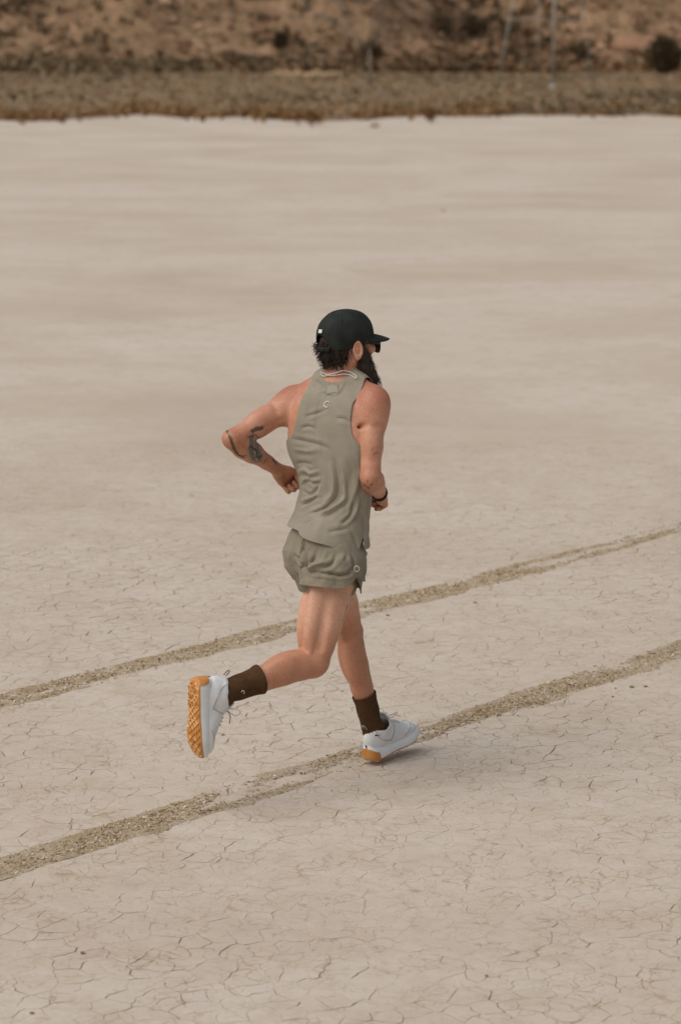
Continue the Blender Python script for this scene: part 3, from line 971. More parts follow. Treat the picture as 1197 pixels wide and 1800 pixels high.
# ------------------------------------------------------------------ body
BODY = Field((-0.62, 8.78, -0.02), (0.30, 9.95, 1.80), 0.0036)
def thigh(f, hip, knee, fwd, k):
    d = knee - hip
    limb(f, hip, knee, [(0.0, .092, -.010), (.22, .089, .004), (.45, .080, .010), (.68, .067, .008), (.86, .056, .002), (1.0, .052, .0)], fwd, k)
    # hamstrings and vastus
    ax = frame(d, fwd)
    side = np.cross(unit(d), fwd)
    f.add(ell(lerp(hip, knee, .55) - fwd * .050 + side * .028, ax, (.036, .030, .15)), .014)
    f.add(ell(lerp(hip, knee, .55) - fwd * .050 - side * .028, ax, (.036, .030, .15)), .014)
    for sg in (1, -1):      # hamstring tendons standing out either side of the hollow of the knee
        f.add(cone(lerp(hip, knee, .55) - fwd * .046 + side * sg * .028, lerp(hip, knee, .97) - fwd * .044 + side * sg * .032, .018, .011), .012)
    f.add(cone(lerp(hip, knee, .45) + side * .050 + fwd * .012, lerp(hip, knee, .90) + side * .040 + fwd * .004, .022, .012), .016)
    f.add(cone(lerp(hip, knee, .45) - side * .050 + fwd * .012, lerp(hip, knee, .90) - side * .040 + fwd * .004, .022, .012), .016)
    f.add(ell(lerp(hip, knee, .70) + fwd * .022 + side * .03, ax, (.030, .026, .10)), .03)
    f.add(ell(lerp(hip, knee, .70) + fwd * .022 - side * .03, ax, (.030, .026, .10)), .03)
    for sg in (1, -1):      # furrow between hamstrings and the outer thigh, and the hollow behind the knee
        f.add(cone(lerp(hip, knee, .30) - fwd * .036 + side * sg * .084, lerp(hip, knee, .88) - fwd * .020 + side * sg * .058, .010, .007), .022, 's')
    f.add(cone(lerp(hip, knee, .60) - fwd * .092, lerp(hip, knee, .93) - fwd * .070, .006, .012), .02, 's')
def shin(f, knee, ank, fwd, s=1.0):
    d = ank - knee
    ax = frame(d, fwd)
    side = np.cross(unit(d), fwd)
    limb(f, knee, ank, [(0, .050 * s, 0), (.14, .047 * s, -.004), (.34, .047 * s, -.008), (.56, .041 * s, -.008), (.78, .034 * s, -.006), (.93, .0335 * s, -.002), (1.06, .035 * s, 0)], fwd, .012)
    f.add(ell(lerp(knee, ank, .31) - fwd * .027 * s + side * .015, ax, (.037 * s, .032 * s, .105)), .012)
    f.add(ell(lerp(knee, ank, .28) - fwd * .027 * s - side * .017, ax, (.036 * s, .031 * s, .092)), .012)
    f.add(ell(lerp(knee, ank, .02) + fwd * .028, ax, (.024, .028, .030)), .025)     # kneecap
    f.add(cone(lerp(knee, ank, .05) + fwd * .026, lerp(knee, ank, .8) + fwd * .016, .018, .014), .03)
    f.add(cone(lerp(knee, ank, .75) - fwd * .018, lerp(knee, ank, 1.05) - fwd * .030, .014, .011), .025)   # tendon
BODY.add(torso_prim(), .01)
for hp, sg in ((R_hip, 1), (L_hip, -1)):
    BODY.add(ell(hp - HF * .055 + UP * .005 - HR * sg * .012, np.array([HR, HF, UP]), (.078, .072, .095)), .04)
rfwd = unit(np.cross(np.cross(R_ank - R_knee, R_hip - R_knee), (R_knee - R_hip)))
rfwd = -rfwd if rfwd @ HF < 0 else rfwd
thigh(BODY, R_hip, R_knee, rfwd, .05)
d = unit(R_ank - R_knee); rsf = unit(-UP + d * (UP @ d)); rsf = unit(rsf + HF * .25 - d * (.25 * (HF @ d)))
shin(BODY, R_knee, R_ank, rsf, 1.10)
d = unit(L_knee - L_hip); lf = unit(HF - d * (HF @ d))
thigh(BODY, L_hip, L_knee, lf, .05)
d = unit(L_ank - L_knee); lsf = unit(HF - d * (HF @ d))
shin(BODY, L_knee, L_ank, lsf, 0.98)
# feet (inside the shoes)
R_fd = unit(np.array([-0.02, 0.05, -1.0])); R_sn = unit(-HF - R_fd * (-HF @ R_fd))      # toe direction, sole normal (outwards)
L_fd = unit(hdg(40)[0] + UP * .13); L_sn = unit(-UP - L_fd * (-UP @ L_fd))
for ank, fd, sn in ((R_ank, R_fd, R_sn), (L_ank, L_fd, L_sn)):
    heel = ank - fd * .020 + sn * .035
    ball = ank + fd * .135 + sn * .050
    toe = ank + fd * .195 + sn * .056
    chain(BODY, [ank, heel], [.032, .024], .02)
    chain(BODY, [ank + sn * .02 + fd * .01, ball, toe], [.029, .020, .013], .02)
# trunk muscles
def tp(s, fwd, py, px=0):
    """point on the trunk: s to his right, fwd to his front, at a photo row of the trunk list"""
    z = np.interp(py, [t[0] for t in TORSO][::-1], [at(t[1], t[0], t[2])[2] for t in TORSO][::-1])
    cx, cy, yw, a, b = tor(z)
    F_, R_ = hdg(math.degrees(yw))
    return np.array([cx, cy, z]) + R_ * s + F_ * fwd
CF, CR = hdg(30)
CAX = np.array([CR, CF, UP])
for sg, sh in ((1, R_sh), (-1, L_sh)):
    BODY.add(ell(tp(sg * .085, -.070, 728), CAX, (.062, .034, .075)), .03)               # shoulder blade
    BODY.add(ell(tp(sg * .125, -.035, 775), CAX, (.050, .062, .105)), .04)               # lat
    BODY.add(ell(tp(sg * .080, .075, 740), CAX, (.080, .034, .060)), .04)                # chest
    BODY.add(cone(at(600, 655, 9.44) + CR * sg * .02, sh + UP * .020, .036, .034), .04)   # trapezius
    BODY.add(cone(sh, sh * .55 + tp(sg * .12, 0, 760) * .45, .052, .05), .04)
BODY.add(cone(tp(0, -.125, 740), tp(0, -.115, 900), .010, .012), .035, 's')
BODY.add(cone(at(532, 945, 9.275), at(541, 1030, 9.27), .022, .024), .03, 's')
# arms
def arm(f, sh, elb, wri, back, s=1.0):
    d = elb - sh; ax = frame(d, back)
    f.add(ell(lerp(sh, elb, .10), ax, (.060, .056, .078)), .03)                            # deltoid
    limb(f, sh, elb, [(0, .050 * s, 0), (.3, .046 * s, 0), (.6, .042 * s, 0), (.85, .036 * s, 0), (1.0, .034 * s, 0)], back, .03)
    f.add(ell(lerp(sh, elb, .48) + back * .024, ax, (.030, .034, .090)), .014)              # triceps
    f.add(ell(lerp(sh, elb, .56) - back * .024, ax, (.028, .032, .080)), .014)
    sd_ = np.cross(unit(d), back)
    for sg in (1, -1):
        f.add(cone(lerp(sh, elb, .36) + sd_ * sg * .056, lerp(sh, elb, .85) + sd_ * sg * .046, .006, .005), .016, 's')
        f.add(cone(lerp(sh, elb, .34) + back * .064 + sd_ * sg * .010, lerp(sh, elb, .36) + back * .016 + sd_ * sg * .066, .006, .005), .016, 's')              # biceps
    f.add(ell(elb + back * .016 + unit(d) * .012, ax, (.020, .021, .024)), .012)             # point of the elbow
    e = wri - elb; bx = frame(e, back)
    limb(f, elb, wri, [(0, .034 * s, 0), (.22, .041 * s, .0), (.45, .036 * s, 0), (.75, .027 * s, 0), (1.0, .0245 * s, 0)], back, .02)
    f.add(ell(lerp(elb, wri, .28), bx, (.042, .034, .085)), .015)
    f.add(cone(lerp(elb, wri, .15) + bx[1] * .044, lerp(elb, wri, .75) + bx[1] * .034, .006, .004), .014, 's')
d = unit(R_elb - R_sh); e = unit(R_wri - R_elb); rb = unit(-(e - d * (e @ d)))
arm(BODY, R_sh, R_elb, R_wri, rb, 1.02)
d = unit(L_elb - L_sh); e = unit(L_wri - L_elb); lb = unit(-(e - d * (e @ d)))
arm(BODY, L_sh, L_elb, L_wri, lb, 1.02)
# fists
def fist(f, wri, d, palm, up, s=1.0):
    """d along the forearm, palm the way the palm faces, up towards the thumb"""
    d = unit(d); palm = unit(palm - d * (palm @ d)); up = unit(up - d * (up @ d) - palm * (up @ palm))
    ax = np.array([palm, up, d])
    f.add(ell(wri + d * .028 * s, ax, (.019, .030, .040)), .015)
    f.add(ell(wri + d * .058 * s, ax, (.017, .040, .042)), .012)
    f.add(ell(wri + d * .035 * s + up * .022 + palm * .010, ax, (.016, .016, .034)), .012)    # ball of the thumb
    f.add(ell(wri + d * .030 * s - up * .022 + palm * .008, ax, (.014, .013, .036)), .012)
    for i, (o, ln) in enumerate(((.031, .94), (.0105, 1.0), (-.0105, .95), (-.030, .8))):
        k0 = wri + d * (.088 - abs(o - .008) * .25) * s + up * o
        k1 = k0 + (d * .50 + palm * .82 - up * .05) * .040 * ln
        k2 = k1 + (-d * .80 + palm * .50 - up * .03) * .027 * ln
        k3 = k2 + (-d * .75 - palm * .62) * .020 * ln
        r = .0098 * (0.92 if i == 3 else 1)
        f.add(cone(k0, k1, r * 1.04, r), .005); f.add(cone(k1, k2, r, r * .95), .003); f.add(cone(k2, k3, r * .95, r * .82), .003)
    t0 = wri + d * .030 * s + up * .030 + palm * .012
    t1 = t0 + (d * .75 + up * .40 + palm * .35) * .038
    t2 = t1 + (d * .85 - up * .10 + palm * .55) * .032
    t3 = t2 + (d * .5 - up * .45 + palm * .5) * .022
    f.add(cone(t0, t1, .0135, .0115), .01); f.add(cone(t1, t2, .0112, .0105), .004); f.add(cone(t2, t3, .0105, .0085), .004)
L_hd = unit(unit(L_wri - L_elb) * .75 + np.array([.25, .45, -.55]) * .55)
L_palm, L_up = unit(np.array([.45, -.80, -.35])), unit(np.array([.42, -.05, .9]))
fist(BODY, L_wri, L_hd, L_palm, L_up)
R_hd = unit(unit(R_wri - R_elb) * .75 + np.array([.12, .6, -.15]) * .5)
fist(BODY, R_wri, R_hd, unit(np.array([-.9, .1, -.35])), unit(np.array([-.3, .1, .95])))

# head -----------------------------------------------------------------
HDF, HDR = hdg(55)
HDF = unit(HDF + UP * (-.05)); HDU = unit(UP - HDF * (UP @ HDF)); HDR = np.cross(HDF, HDU)
HC = at(610, 600, 9.45)                                   # middle of the skull
HAX = np.array([HDF, HDR, HDU])
def hp(f, r, u): return HC + HDF * f + HDR * r + HDU * u
BODY.add(cone(at(599, 672, 9.435), hp(-.022, 0, -.055), .061, .056), .03)       # neck
BODY.add(cone(hp(-.04, .035, -.07), hp(.03, .04, -.17), .02, .014), .02)
BODY.add(ell(hp(-.008, 0, .022), HAX, (.100, .077, .098)), .02)
BODY.add(ell(hp(.040, 0, -.045), HAX, (.060, .058, .085)), .03)                 # face
BODY.add(ell(hp(.056, 0, -.108), HAX, (.036, .036, .026)), .02)                 # chin
BODY.add(cone(hp(.045, .0, -.105), hp(-.01, .055, -.060), .024, .02), .02)
BODY.add(cone(hp(.045, .0, -.105), hp(-.01, -.055, -.060), .024, .02), .02)
BODY.add(cone(hp(.090, .026, .018), hp(.090, -.026, .018), .011, .011), .015)     # brow
BODY.add(cone(hp(.096, 0, .006), hp(.112, 0, -.032), .0085, .0125), .01)         # nose
BODY.add(cone(hp(.098, .013, -.038), hp(.098, -.013, -.038), .008, .008), .006)
for sg in (1, -1):
    BODY.add(ell(hp(.072, sg * .043, -.022), HAX, (.024, .024, .020)), .015)      # cheekbone
    BODY.add(ell(hp(.098, sg * .031, .003), HAX, (.013, .014, .009)), .008, 's')    # eye socket
BODY.add(cone(hp(.096, .02, -.066), hp(.096, -.02, -.066), .006, .006), .006)      # lips
BODY.add(cone(hp(.094, .018, -.076), hp(.094, -.018, -.076), .0065, .0065), .005)
for sg in (1, -1):                                                                # ears
    ea = unit(HDR * sg * .9 - HDF * .45); eb = unit(HDF + HDR * sg * .45)
    eu = unit(HDU * .98 - HDF * .15); eb = unit(eb - eu * (eb @ eu)); ea = np.cross(eb, eu) * (1 if np.cross(eb, eu) @ (HDR * sg) > 0 else -1)
    ec = hp(-.012, sg * .086, -.022)
    E = np.array([ea, eb, eu])
    BODY.add(ell(ec, E, (.011, .021, .037)), .005)
    BODY.add(ell(ec + ea * .009 + eb * .003 + eu * .004, E, (.009, .013, .025)), .003, 's')
    BODY.add(ell(ec + ea * .003 - eb * .004 - eu * .028, E, (.007, .009, .011)), .006)
    BODY.add(ell(ec + ea * .004 + eb * .0, E, (.004, .004, .014)), .004)

person = empty('person', ORIGIN)
tag(person, 'bearded runner in dark cap, grey-green tank top and shorts, mid-stride on cracked mud', 'person')
def wear(name, V, F, mat, parent=None, smooth=True):
    """a mesh given in world coordinates, hung on the runner"""
    me = mesh_np(name, np.asarray(V) - ORIGIN, F)
    return link(name, me, mat, parent or person, smooth)
BV, BF = BODY.mesh()
BV, BF = big_piece(BV, BF)
BV = relax(BV, BF, 3)
BN = normals(BV, BF)
if (BN * (BV - BV.mean(0))).sum() < 0: BF = BF[:, ::-1]; BN = -BN
_lr, _ll = (BV - R_hip) @ unit(R_knee - R_hip), (BV - L_hip) @ unit(L_knee - L_hip)
_dr = np.linalg.norm(BV - R_hip - _lr[:, None] * unit(R_knee - R_hip), axis=1); _dl = np.linalg.norm(BV - L_hip - _ll[:, None] * unit(L_knee - L_hip), axis=1)
_in = np.where(_dr < _dl, _lr, _ll)
_tuck = sstep(.125, .085, _in) * (BV[:, 2] < at(590, 900, 9.4)[2]) * (np.hypot(BV[:, 0] - TS[2, 1], BV[:, 1] - TS[2, 2]) < .21)
BV = BV - BN * (.011 * _tuck)[:, None]
# skin colour -------------------------------------------------------------
def seg_dist(P, pts):
    pts = np.asarray(pts, float); best = np.full(len(P), 9.0); par = np.zeros(len(P)); acc = 0
    for a, b in zip(pts[:-1], pts[1:]):
        d = b - a; L = np.linalg.norm(d) + 1e-9
        t = np.clip(((P - a) @ d) / (L * L), 0, 1)
        q = np.linalg.norm(P - a - t[:, None] * d, axis=1)
        m = q < best; best[m] = q[m]; par[m] = acc + t[m] * L; acc += L
    return best, par
SKIN = np.array(srgb(196, 145, 118)[:3]); RED = np.array(srgb(176, 110, 84)[:3]); PALE = np.array(srgb(210, 164, 138)[:3]); TAN = np.array(srgb(172, 118, 86)[:3])
C = np.tile(SKIN, (len(BV), 1))
n1 = sstep(-.5, .5, fbm(BV * 14, 41, 4))[:, None]
C = C * (1 - .35 * n1) + RED * (.35 * n1)
zz = BV[:, 2:3]
legs = sstep(.98, .88, zz)
lown = sstep(.70, .52, zz) * legs
lw = legs * (.80 - .30 * lown)
C = C * (1 - lw) + (PALE * (1 - lown) + TAN * lown) * lw
def blend(C, w, col): return C * (1 - w[:, None]) + np.asarray(col) * w[:, None]
# weathered neck, shoulders, elbows and knees are redder
for p, r, wgt in ((at(600, 655, 9.44), .09, .55), (R_sh + UP * .05, .13, .7), (L_sh + UP * .05, .13, .7), (R_elb, .06, .6), (L_elb, .06, .6), (R_wri + R_hd * .06, .07, .45), (L_wri + L_hd * .06, .07, .45), (L_knee, .06, .4)):
    q = np.linalg.norm(BV - p, axis=1)
    C = blend(C, wgt * sstep(r, r * .3, q), RED * .86)
C *= (1 + .07 * fbm(BV * 55, 43, 2))[:, None]
blot = sstep(.1, .6, fbm(BV * 30, 47, 3)); C = blend(C, .16 * blot, RED * .9)
frk = sstep(.55, .75, vnoise(BV * 130, 48)); C = blend(C, .16 * frk, RED * .6)
fore = np.minimum(seg_dist(BV, [R_elb, R_wri + R_hd * .1])[0], seg_dist(BV, [L_elb, L_wri + L_hd * .1])[0])
C = blend(C, .35 * sstep(.07, .04, fore), TAN)
# tattoos ------------------------------------------------------------------
BPX = proj(BV)
view = np.array([0, 0, CAM_H]) - BV; view /= np.linalg.norm(view, axis=1)[:, None]
facing = (BN * view).sum(1)
def on_skin(px, py, ynear):
    """the skin point under a photo position, on the side we see"""
    q = np.hypot(BPX[:, 0] - px, BPX[:, 1] - py) + np.where(facing < .05, 40, 0) + 60 * np.abs(BV[:, 1] - ynear)
    return BV[np.argmin(q)]
INK, TEAL = np.array(srgb(52, 58, 50)[:3]), np.array(srgb(82, 106, 104)[:3])
def ink(C, pts, ynear, wd, col, amt=.85, rough=.25):
    P = [on_skin(x, y, ynear) for x, y in pts]
    if len(P) == 1: P = P + [P[0] + 1e-4]
    d, t = seg_dist(BV, spline(P, 12) if len(P) > 2 else P)
    d = d * (1 + rough * vnoise(BV * 160, 5))
    return blend(C, amt * sstep(wd, wd * .45, d), col)
yl = L_elb[1]
C = ink(C, [(399, 757), (406, 771), (411, 786), (416, 797), (428, 804)], yl, .0075, INK, .9)
C = ink(C, [(410, 789), (416, 797)], yl, .009, INK, .7)
C = ink(C, [(420, 800), (433, 801)], yl, .004, INK, .7)
C = ink(C, [(444, 757), (452, 753), (461, 752)], yl, .011, INK, .85, .5)
C = ink(C, [(441, 772), (441, 790), (446, 806)], yl + .05, .017, TEAL, .85, .6)
C = ink(C, [(449, 777), (453, 790), (457, 804)], yl + .06, .016, TEAL, .85, .6)
C = ink(C, [(440, 784), (451, 792), (452, 803), (460, 801)], yl + .06, .006, INK, .85)
C = ink(C, [(436, 768), (447, 764), (456, 770)], yl + .05, .006, INK, .6, .8); C = ink(C, [(458, 806), (452, 812), (446, 809)], yl + .06, .009, TEAL, .6, .8); C = ink(C, [(464, 812), (470, 806)], yl + .09, .005, INK, .55, .8)
C = ink(C, [(479, 808), (485, 815)], yl + .12, .0075, INK, .75)
C = ink(C, [(470, 828), (478, 824)], yl + .12, .003, INK, .35)
yr = R_elb[1]
C = ink(C, [(645, 846), (648, 858)], yr, .005, INK, .85); C = ink(C, [(641, 851), (648, 857), (653, 851)], yr, .0042, INK, .8)
C = ink(C, [(657, 797), (664, 795)], yr, .006, RED * .5, .5, .8); C = ink(C, [(653, 790), (656, 789)], yr, .005, RED * .6, .4, .8)
C = ink(C, [(683, 690), (685, 715)], R_sh[1], .0024, INK, .5)
C = ink(C, [(612, 1062), (607, 1078), (603, 1094)], R_knee[1], .0038, INK, .75, .6)
C = ink(C, [(506, 760), (511, 760)], 9.45, .0025, INK, .5)
def skin_mat():
    m = MB("skin", 0.50, 0.42)
    c = m.mix(1.0, m.attr('Col'), m.ramp(m.noise(130.0, 4), [(0.3, (0.88, 0.85, 0.83)), (0.7, (1.06, 1.05, 1.04))]), 'MULTIPLY')
    m.color(c)
    m.b.inputs['Subsurface Weight'].default_value = 0.07
    m.b.inputs['Subsurface Radius'].default_value = (0.9, 0.35, 0.18)
    m.b.inputs['Subsurface Scale'].default_value = 0.012
    m.bump(m.noise(220.0, 4), 0.12, 0.002)
    return m.m
M_SKIN = skin_mat()
me = mesh_np('body', BV - ORIGIN, BF); set_col(me, C)
body = link('body', me, M_SKIN, person)
print('body verts', len(BV))

# ------------------------------------------------------------------ cloth
def cloth_mat(name, base, dark, grid=True):
    m = MB(name, 0.82, 0.25)
    c = m.ramp(m.noise(16.0, 5), [(0.3, base), (0.7, dark)])
    if grid:
        hs_ = []
        for ax in (0, 1):
            wv = m.n("ShaderNodeTexWave"); wv.wave_type = 'BANDS'; wv.bands_direction = 'X' if ax == 0 else 'Y'
            wv.inputs['Scale'].default_value = 1.0
            uv = m.n("ShaderNodeAttribute"); uv.attribute_name = 'wrap'
            mp = m.n("ShaderNodeMapping"); mp.inputs['Scale'].default_value = (48.0, 48.0, 1)
            m.l(uv.outputs['Vector'], mp.inputs[0]); m.l(mp.outputs[0], wv.inputs['Vector'])
            hs_.append(m.ramp(wv.outputs['Fac'], [(0.72, (0, 0, 0)), (0.95, (1, 1, 1))]))
        g = m.mix(1.0, hs_[0], hs_[1], 'ADD')
        c = m.mix(m.math('MULTIPLY', g, 0.20), c, (0.12, 0.11, 0.08, 1), 'MIX')
        m.bump(g, 0.15, 0.002)
    m.color(c)
    m.bump(m.noise(420.0, 3), 0.10, 0.001)
    m.b.inputs['Sheen Weight'].default_value = 0.08
    return m.m
def set_wrap(me, A):
    a = me.attributes.new('wrap', 'FLOAT_VECTOR', 'POINT')
    a.data.foreach_set('vector', np.asarray(A, np.float32).ravel())
M_TANK = cloth_mat("tank_fabric", srgb(151, 143, 127), srgb(141, 133, 116))
M_SHORT = cloth_mat("short_fabric", srgb(140, 132, 114), srgb(130, 121, 102))
def trunk_coords(V):
    z = V[:, 2]
    cx, cy, yw, a, b = [np.interp(z, TS[:, 0], TS[:, i]) for i in range(1, 6)]
    dx, dy = V[:, 0] - cx, V[:, 1] - cy
    s, c = np.sin(yw), np.cos(yw)
    return dx * c - dy * s, dx * s + dy * c, z
def row_z(py): return np.interp(py, [t[0] for t in TORSO][::-1], [at(t[1], t[0], t[2])[2] for t in TORSO][::-1])
def crease(V, N, lines, fac_ok=True):
    """push folds into cloth along lines laid over the seen side; (points, width, height, softness of the lee side)"""
    P2 = proj(V); vw = np.array([0, 0, CAM_H]) - V; vw /= np.linalg.norm(vw, axis=1)[:, None]
    fc = (N * vw).sum(1)
    D = np.zeros(len(V))
    for pts, wd, amp in lines:
        wd, amp = wd * 1.15, amp * 1.15
        P = []
        for x, y in pts:
            q = np.hypot(P2[:, 0] - x, P2[:, 1] - y) + np.where(fc < .02, 60, 0)
            P.append(V[np.argmin(q)])
        d, t = seg_dist(V, spline(P, 14) if len(P) > 2 else P)
        L = t.max() + 1e-6
        taper = np.sqrt(np.clip(np.minimum(t, L - t) / (L * .35), 0.02, 1))
        x = d / wd
        D += amp * taper * (np.exp(.25 - np.sqrt(x * x * 2.2 + .06)) - .35 * np.exp(-((x - 1.9) / .9) ** 2))
    return D
# tank top -------------------------------------------------------------------
zx = [row_z(p) for p in (1018, 975, 950, 915, 880, 850, 810, 760, 700, 668)]
ev = [.020, .017, .015, .011, .008, .007, .006, .003, .005, .006]
o_ = np.argsort(zx)
tank_extra = lambda z: float(np.interp(z, np.array(zx)[o_], np.array(ev)[o_]))
SH = Field((TS[:, 1].min() - .26, TS[:, 2].min() - .26, row_z(1015)), (TS[:, 1].max() + .26, TS[:, 2].max() + .26, at(600, 636, 9.44)[2]), 0.0032)
SH.add(torso_prim(tank_extra), .01)
for sg, sh in ((1, R_sh), (-1, L_sh)):
    SH.add(ell(tp(sg * .085, -.070, 728), CAX, (.067, .039, .080)), .03)
    SH.add(ell(tp(sg * .125, -.035, 775), CAX, (.0515, .0640, .107)), .04)
    SH.add(ell(tp(sg * .080, .075, 740), CAX, (.088, .042, .068)), .05)
    SH.add(cone(at(600, 655, 9.44) + CR * sg * .02, sh + UP * .020, .043, .041), .045)
    SH.add(ell((R_hip if sg > 0 else L_hip) - HF * .055 + UP * .005 - HR * sg * .012, np.array([HR, HF, UP]), (.086, .085, .110)), .055)
SV, SF = SH.mesh(); SV = relax(SV, SF, 3)
s, f_, z = trunk_coords(SV)
row_z2 = lambda p: at(598, p, 9.44)[2] if p < 668 else row_z(p)
lim_z = [row_z2(p) for p in (648, 672, 700, 730, 750, 762, 770, 776)]
def lim(vals): return lambda z: np.interp(z, lim_z[::-1], vals[::-1])
limL, limR = lim((.092, .104, .096, .104, .117, .128, .142, .17)), lim((.112, .126, .117, .120, .130, .144, .160, .20))
arm_cut = np.where(s < 0, -s - limL(z), s - limR(z))
neck_c = at(604, 634, 9.475)
dn = SV - neck_c
nd = np.stack([dn @ CR, dn @ CF, dn @ UP], 1)
neck_cut = .0 + (1 - np.sqrt((nd[:, 0] / .076) ** 2 + (nd[:, 1] / .088) ** 2 + (nd[:, 2] / .085) ** 2)) * .07
phi = np.arctan2(s, -f_)                      # 0 at the middle of the back, + to his right
hem_z = np.interp(phi, [-3.15, -1.5, -.9, 0, .8, 1.5, 3.15], [row_z(p) for p in (955, 936, 925, 927, 940, 957, 955)])
side_slit = .05 * np.clip(1 - np.abs(phi - 1.75) / .10, 0, 1)
hem_cut = hem_z + side_slit - z
cut = np.maximum(np.maximum(arm_cut, neck_cut), hem_cut)
SV, SF = clip(SV, SF, cut); SV, SF = big_piece(SV, SF)
SN = normals(SV, SF)
if (SN * (SV - SV.mean(0))).sum() < 0: SF = SF[:, ::-1]; SN = -SN
s, f_, z = trunk_coords(SV); phi = np.arctan2(s, -f_)
FOLDS = [([(588, 808), (594, 830), (597, 855), (594, 875), (575, 892)], .008, -.010),
         ([(603, 858), (606, 876), (590, 890), (570, 903), (548, 915)], .008, .010),
         ([(598, 852), (600, 872), (586, 886), (560, 898), (530, 905)], .007, -.009),
         ([(582, 820), (588, 850), (583, 872), (566, 886)], .010, .008),
         ([(527, 908), (552, 898), (580, 885)], .007, .007),
         ([(520, 925), (545, 915), (572, 904)], .008, -.006),
         ([(628, 800), (632, 830), (622, 870), (610, 900)], .012, .009),
         ([(622, 885), (617, 905), (600, 921)], .006, -.010),
         ([(632, 870), (626, 895), (612, 915)], .010, .008),
         ([(575, 936), (595, 932), (612, 930)], .007, -.005),
         ([(525, 828), (536, 826), (546, 832), (562, 828)], .006, .007),
         ([(524, 838), (540, 836), (548, 848), (562, 850)], .006, -.007),
         ([(530, 850), (540, 842), (552, 845), (563, 842)], .005, .006),
         ([(533, 862), (546, 870), (556, 862), (562, 848)], .006, -.006),
         ([(526, 880), (540, 878), (553, 872), (563, 870)], .006, .006),
         ([(530, 890), (545, 882), (560, 872)], .005, -.006),
         ([(521, 815), (535, 813), (550, 817)], .007, -.005),
         ([(513, 772), (535, 775), (560, 782), (578, 790)], .008, -.006),
         ([(518, 790), (540, 793), (558, 792)], .007, .005),
         ([(537, 733), (555, 727), (575, 720)], .006, -.0045),
         ([(530, 752), (542, 750), (556, 754)], .006, -.004),
         ([(590, 735), (605, 736), (618, 745)], .007, -.0045),
         ([(560, 690), (572, 688), (590, 693), (600, 680), (604, 668)], .006, .004),
         ([(556, 668), (564, 676), (572, 682)], .006, -.004),
         ([(640, 900), (645, 930), (640, 955)], .010, .006),
         ([(617, 935), (625, 952), (630, 962)], .008, -.006)]
D = crease(SV, SN, FOLDS)
low = sstep(row_z(780), row_z(880), z)
D += .0035 * low * vnoise(np.stack([phi * 3.2, z * 9 + phi * 1.6, z * 0], 1), 8) + .0018 * vnoise(np.stack([phi * 7, z * 22 + phi * 4, z * 0], 1), 9)
hemw = sstep(.05, 0, z - np.interp(phi, [-3.15, -1.5, -.9, 0, .8, 1.5, 3.15], [row_z(p) for p in (955, 936, 925, 927, 940, 957, 955)]))
D = D * (1 - .8 * hemw) + hemw * (.002 * np.sin(phi * 3 + 1.0) + .001)
# loose cloth stands off the skin, so it is free to move in as well as out
D = np.maximum(D, -.006)
SV = SV + SN * D[:, None]
me = mesh_np('tank_top', SV - ORIGIN, SF)
set_wrap(me, np.stack([phi * .155, z, z * 0], 1))
tank = link('tank_top', me, M_TANK, person)
md = tank.modifiers.new('thickness', 'SOLIDIFY'); md.thickness = 0.0022; md.offset = 1.0
def on_mesh(V, N, px, py):
    P2 = proj(V); vw = np.array([0, 0, CAM_H]) - V; vw /= np.linalg.norm(vw, axis=1)[:, None]
    q = np.hypot(P2[:, 0] - px, P2[:, 1] - py) + np.where((N * vw).sum(1) < .05, 60, 0)
    i = np.argmin(q); return V[i], N[i]
M_WHITE_PRINT = var_mat("white_print", srgb(222, 220, 214), srgb(205, 203, 198), 60, 0.6, 0)
SN2 = normals(SV, SF)
def decal(name, V, N, pts_px, rad, mat, parent, lift=.003):
    """a printed or stitched line that follows the cloth"""
    P = [];
    for x, y in pts_px:
        p, n = on_mesh(V, N, x, y); P.append((x, y, p, n))
    n = unit(np.mean([q[3] for q in P], 0)); c = np.mean([q[2] for q in P], 0)
    pts = []
    for x, y, p, _ in P:       # exact position in the cloth's own tangent plane
        cam_p = np.array([0, 0, CAM_H]); dr = at(x, y, p[1]) - cam_p
        t = ((c - cam_p) @ n) / (dr @ n); pts.append(cam_p + dr * t + n * lift)
    v, f = tube(pts, rad, 5)
    return wear(name, v, f, mat, parent)
cc = [(575.5 + 4.6 * math.cos(a), 711 - 5.2 * math.sin(a)) for a in np.linspace(.75, 5.3, 12)]
cc = [(x + (711 - y) * .22, y) for x, y in cc]
decal('emblem', SV, SN2, cc, .0021, M_WHITE_PRINT, tank, .0035)
M_TAG = var_mat("woven_tag", srgb(151, 146, 132), srgb(145, 140, 126), 50, 0.9, 0)
# shorts ---------------------------------------------------------------------
SHO = Field((-.36, 9.08, .58), (.22, 9.80, 1.02), 0.0032)
SHO.add(torso_prim(lambda z: float(np.interp(z, [row_z(1005), row_z(970), row_z(950)], [.016, .010, .003]))), .01)
for hpv, kn, sg in ((R_hip, R_knee, 1), (L_hip, L_knee, -1)):
    d = unit(kn - hpv)
    SHO.add(ell(hpv - HF * .055 + UP * .0 - HR * sg * .010, np.array([HR, HF, UP]), (.084, .082, .098)), .04)
    fw = unit(HF - d * (HF @ d))
    SHO.add(cone(hpv + d * .02 - fw * .004 + HR * sg * .012, hpv + d * .22 + fw * .004 + HR * sg * .018, .109, .118), .018)
SHO.add(cone(at(533, 955, 9.272), at(542, 1040, 9.262), .010, .018), .022, 's')
HV, HFc = SHO.mesh(); HV = relax(HV, HFc, 3)
zt = row_z(925)
dR, dL = unit(R_knee - R_hip), unit(L_knee - L_hip)
mid = (R_hip + L_hip) / 2
sideR = (HV - mid) @ HR + .30 * ((HV - mid) @ HF) * 0
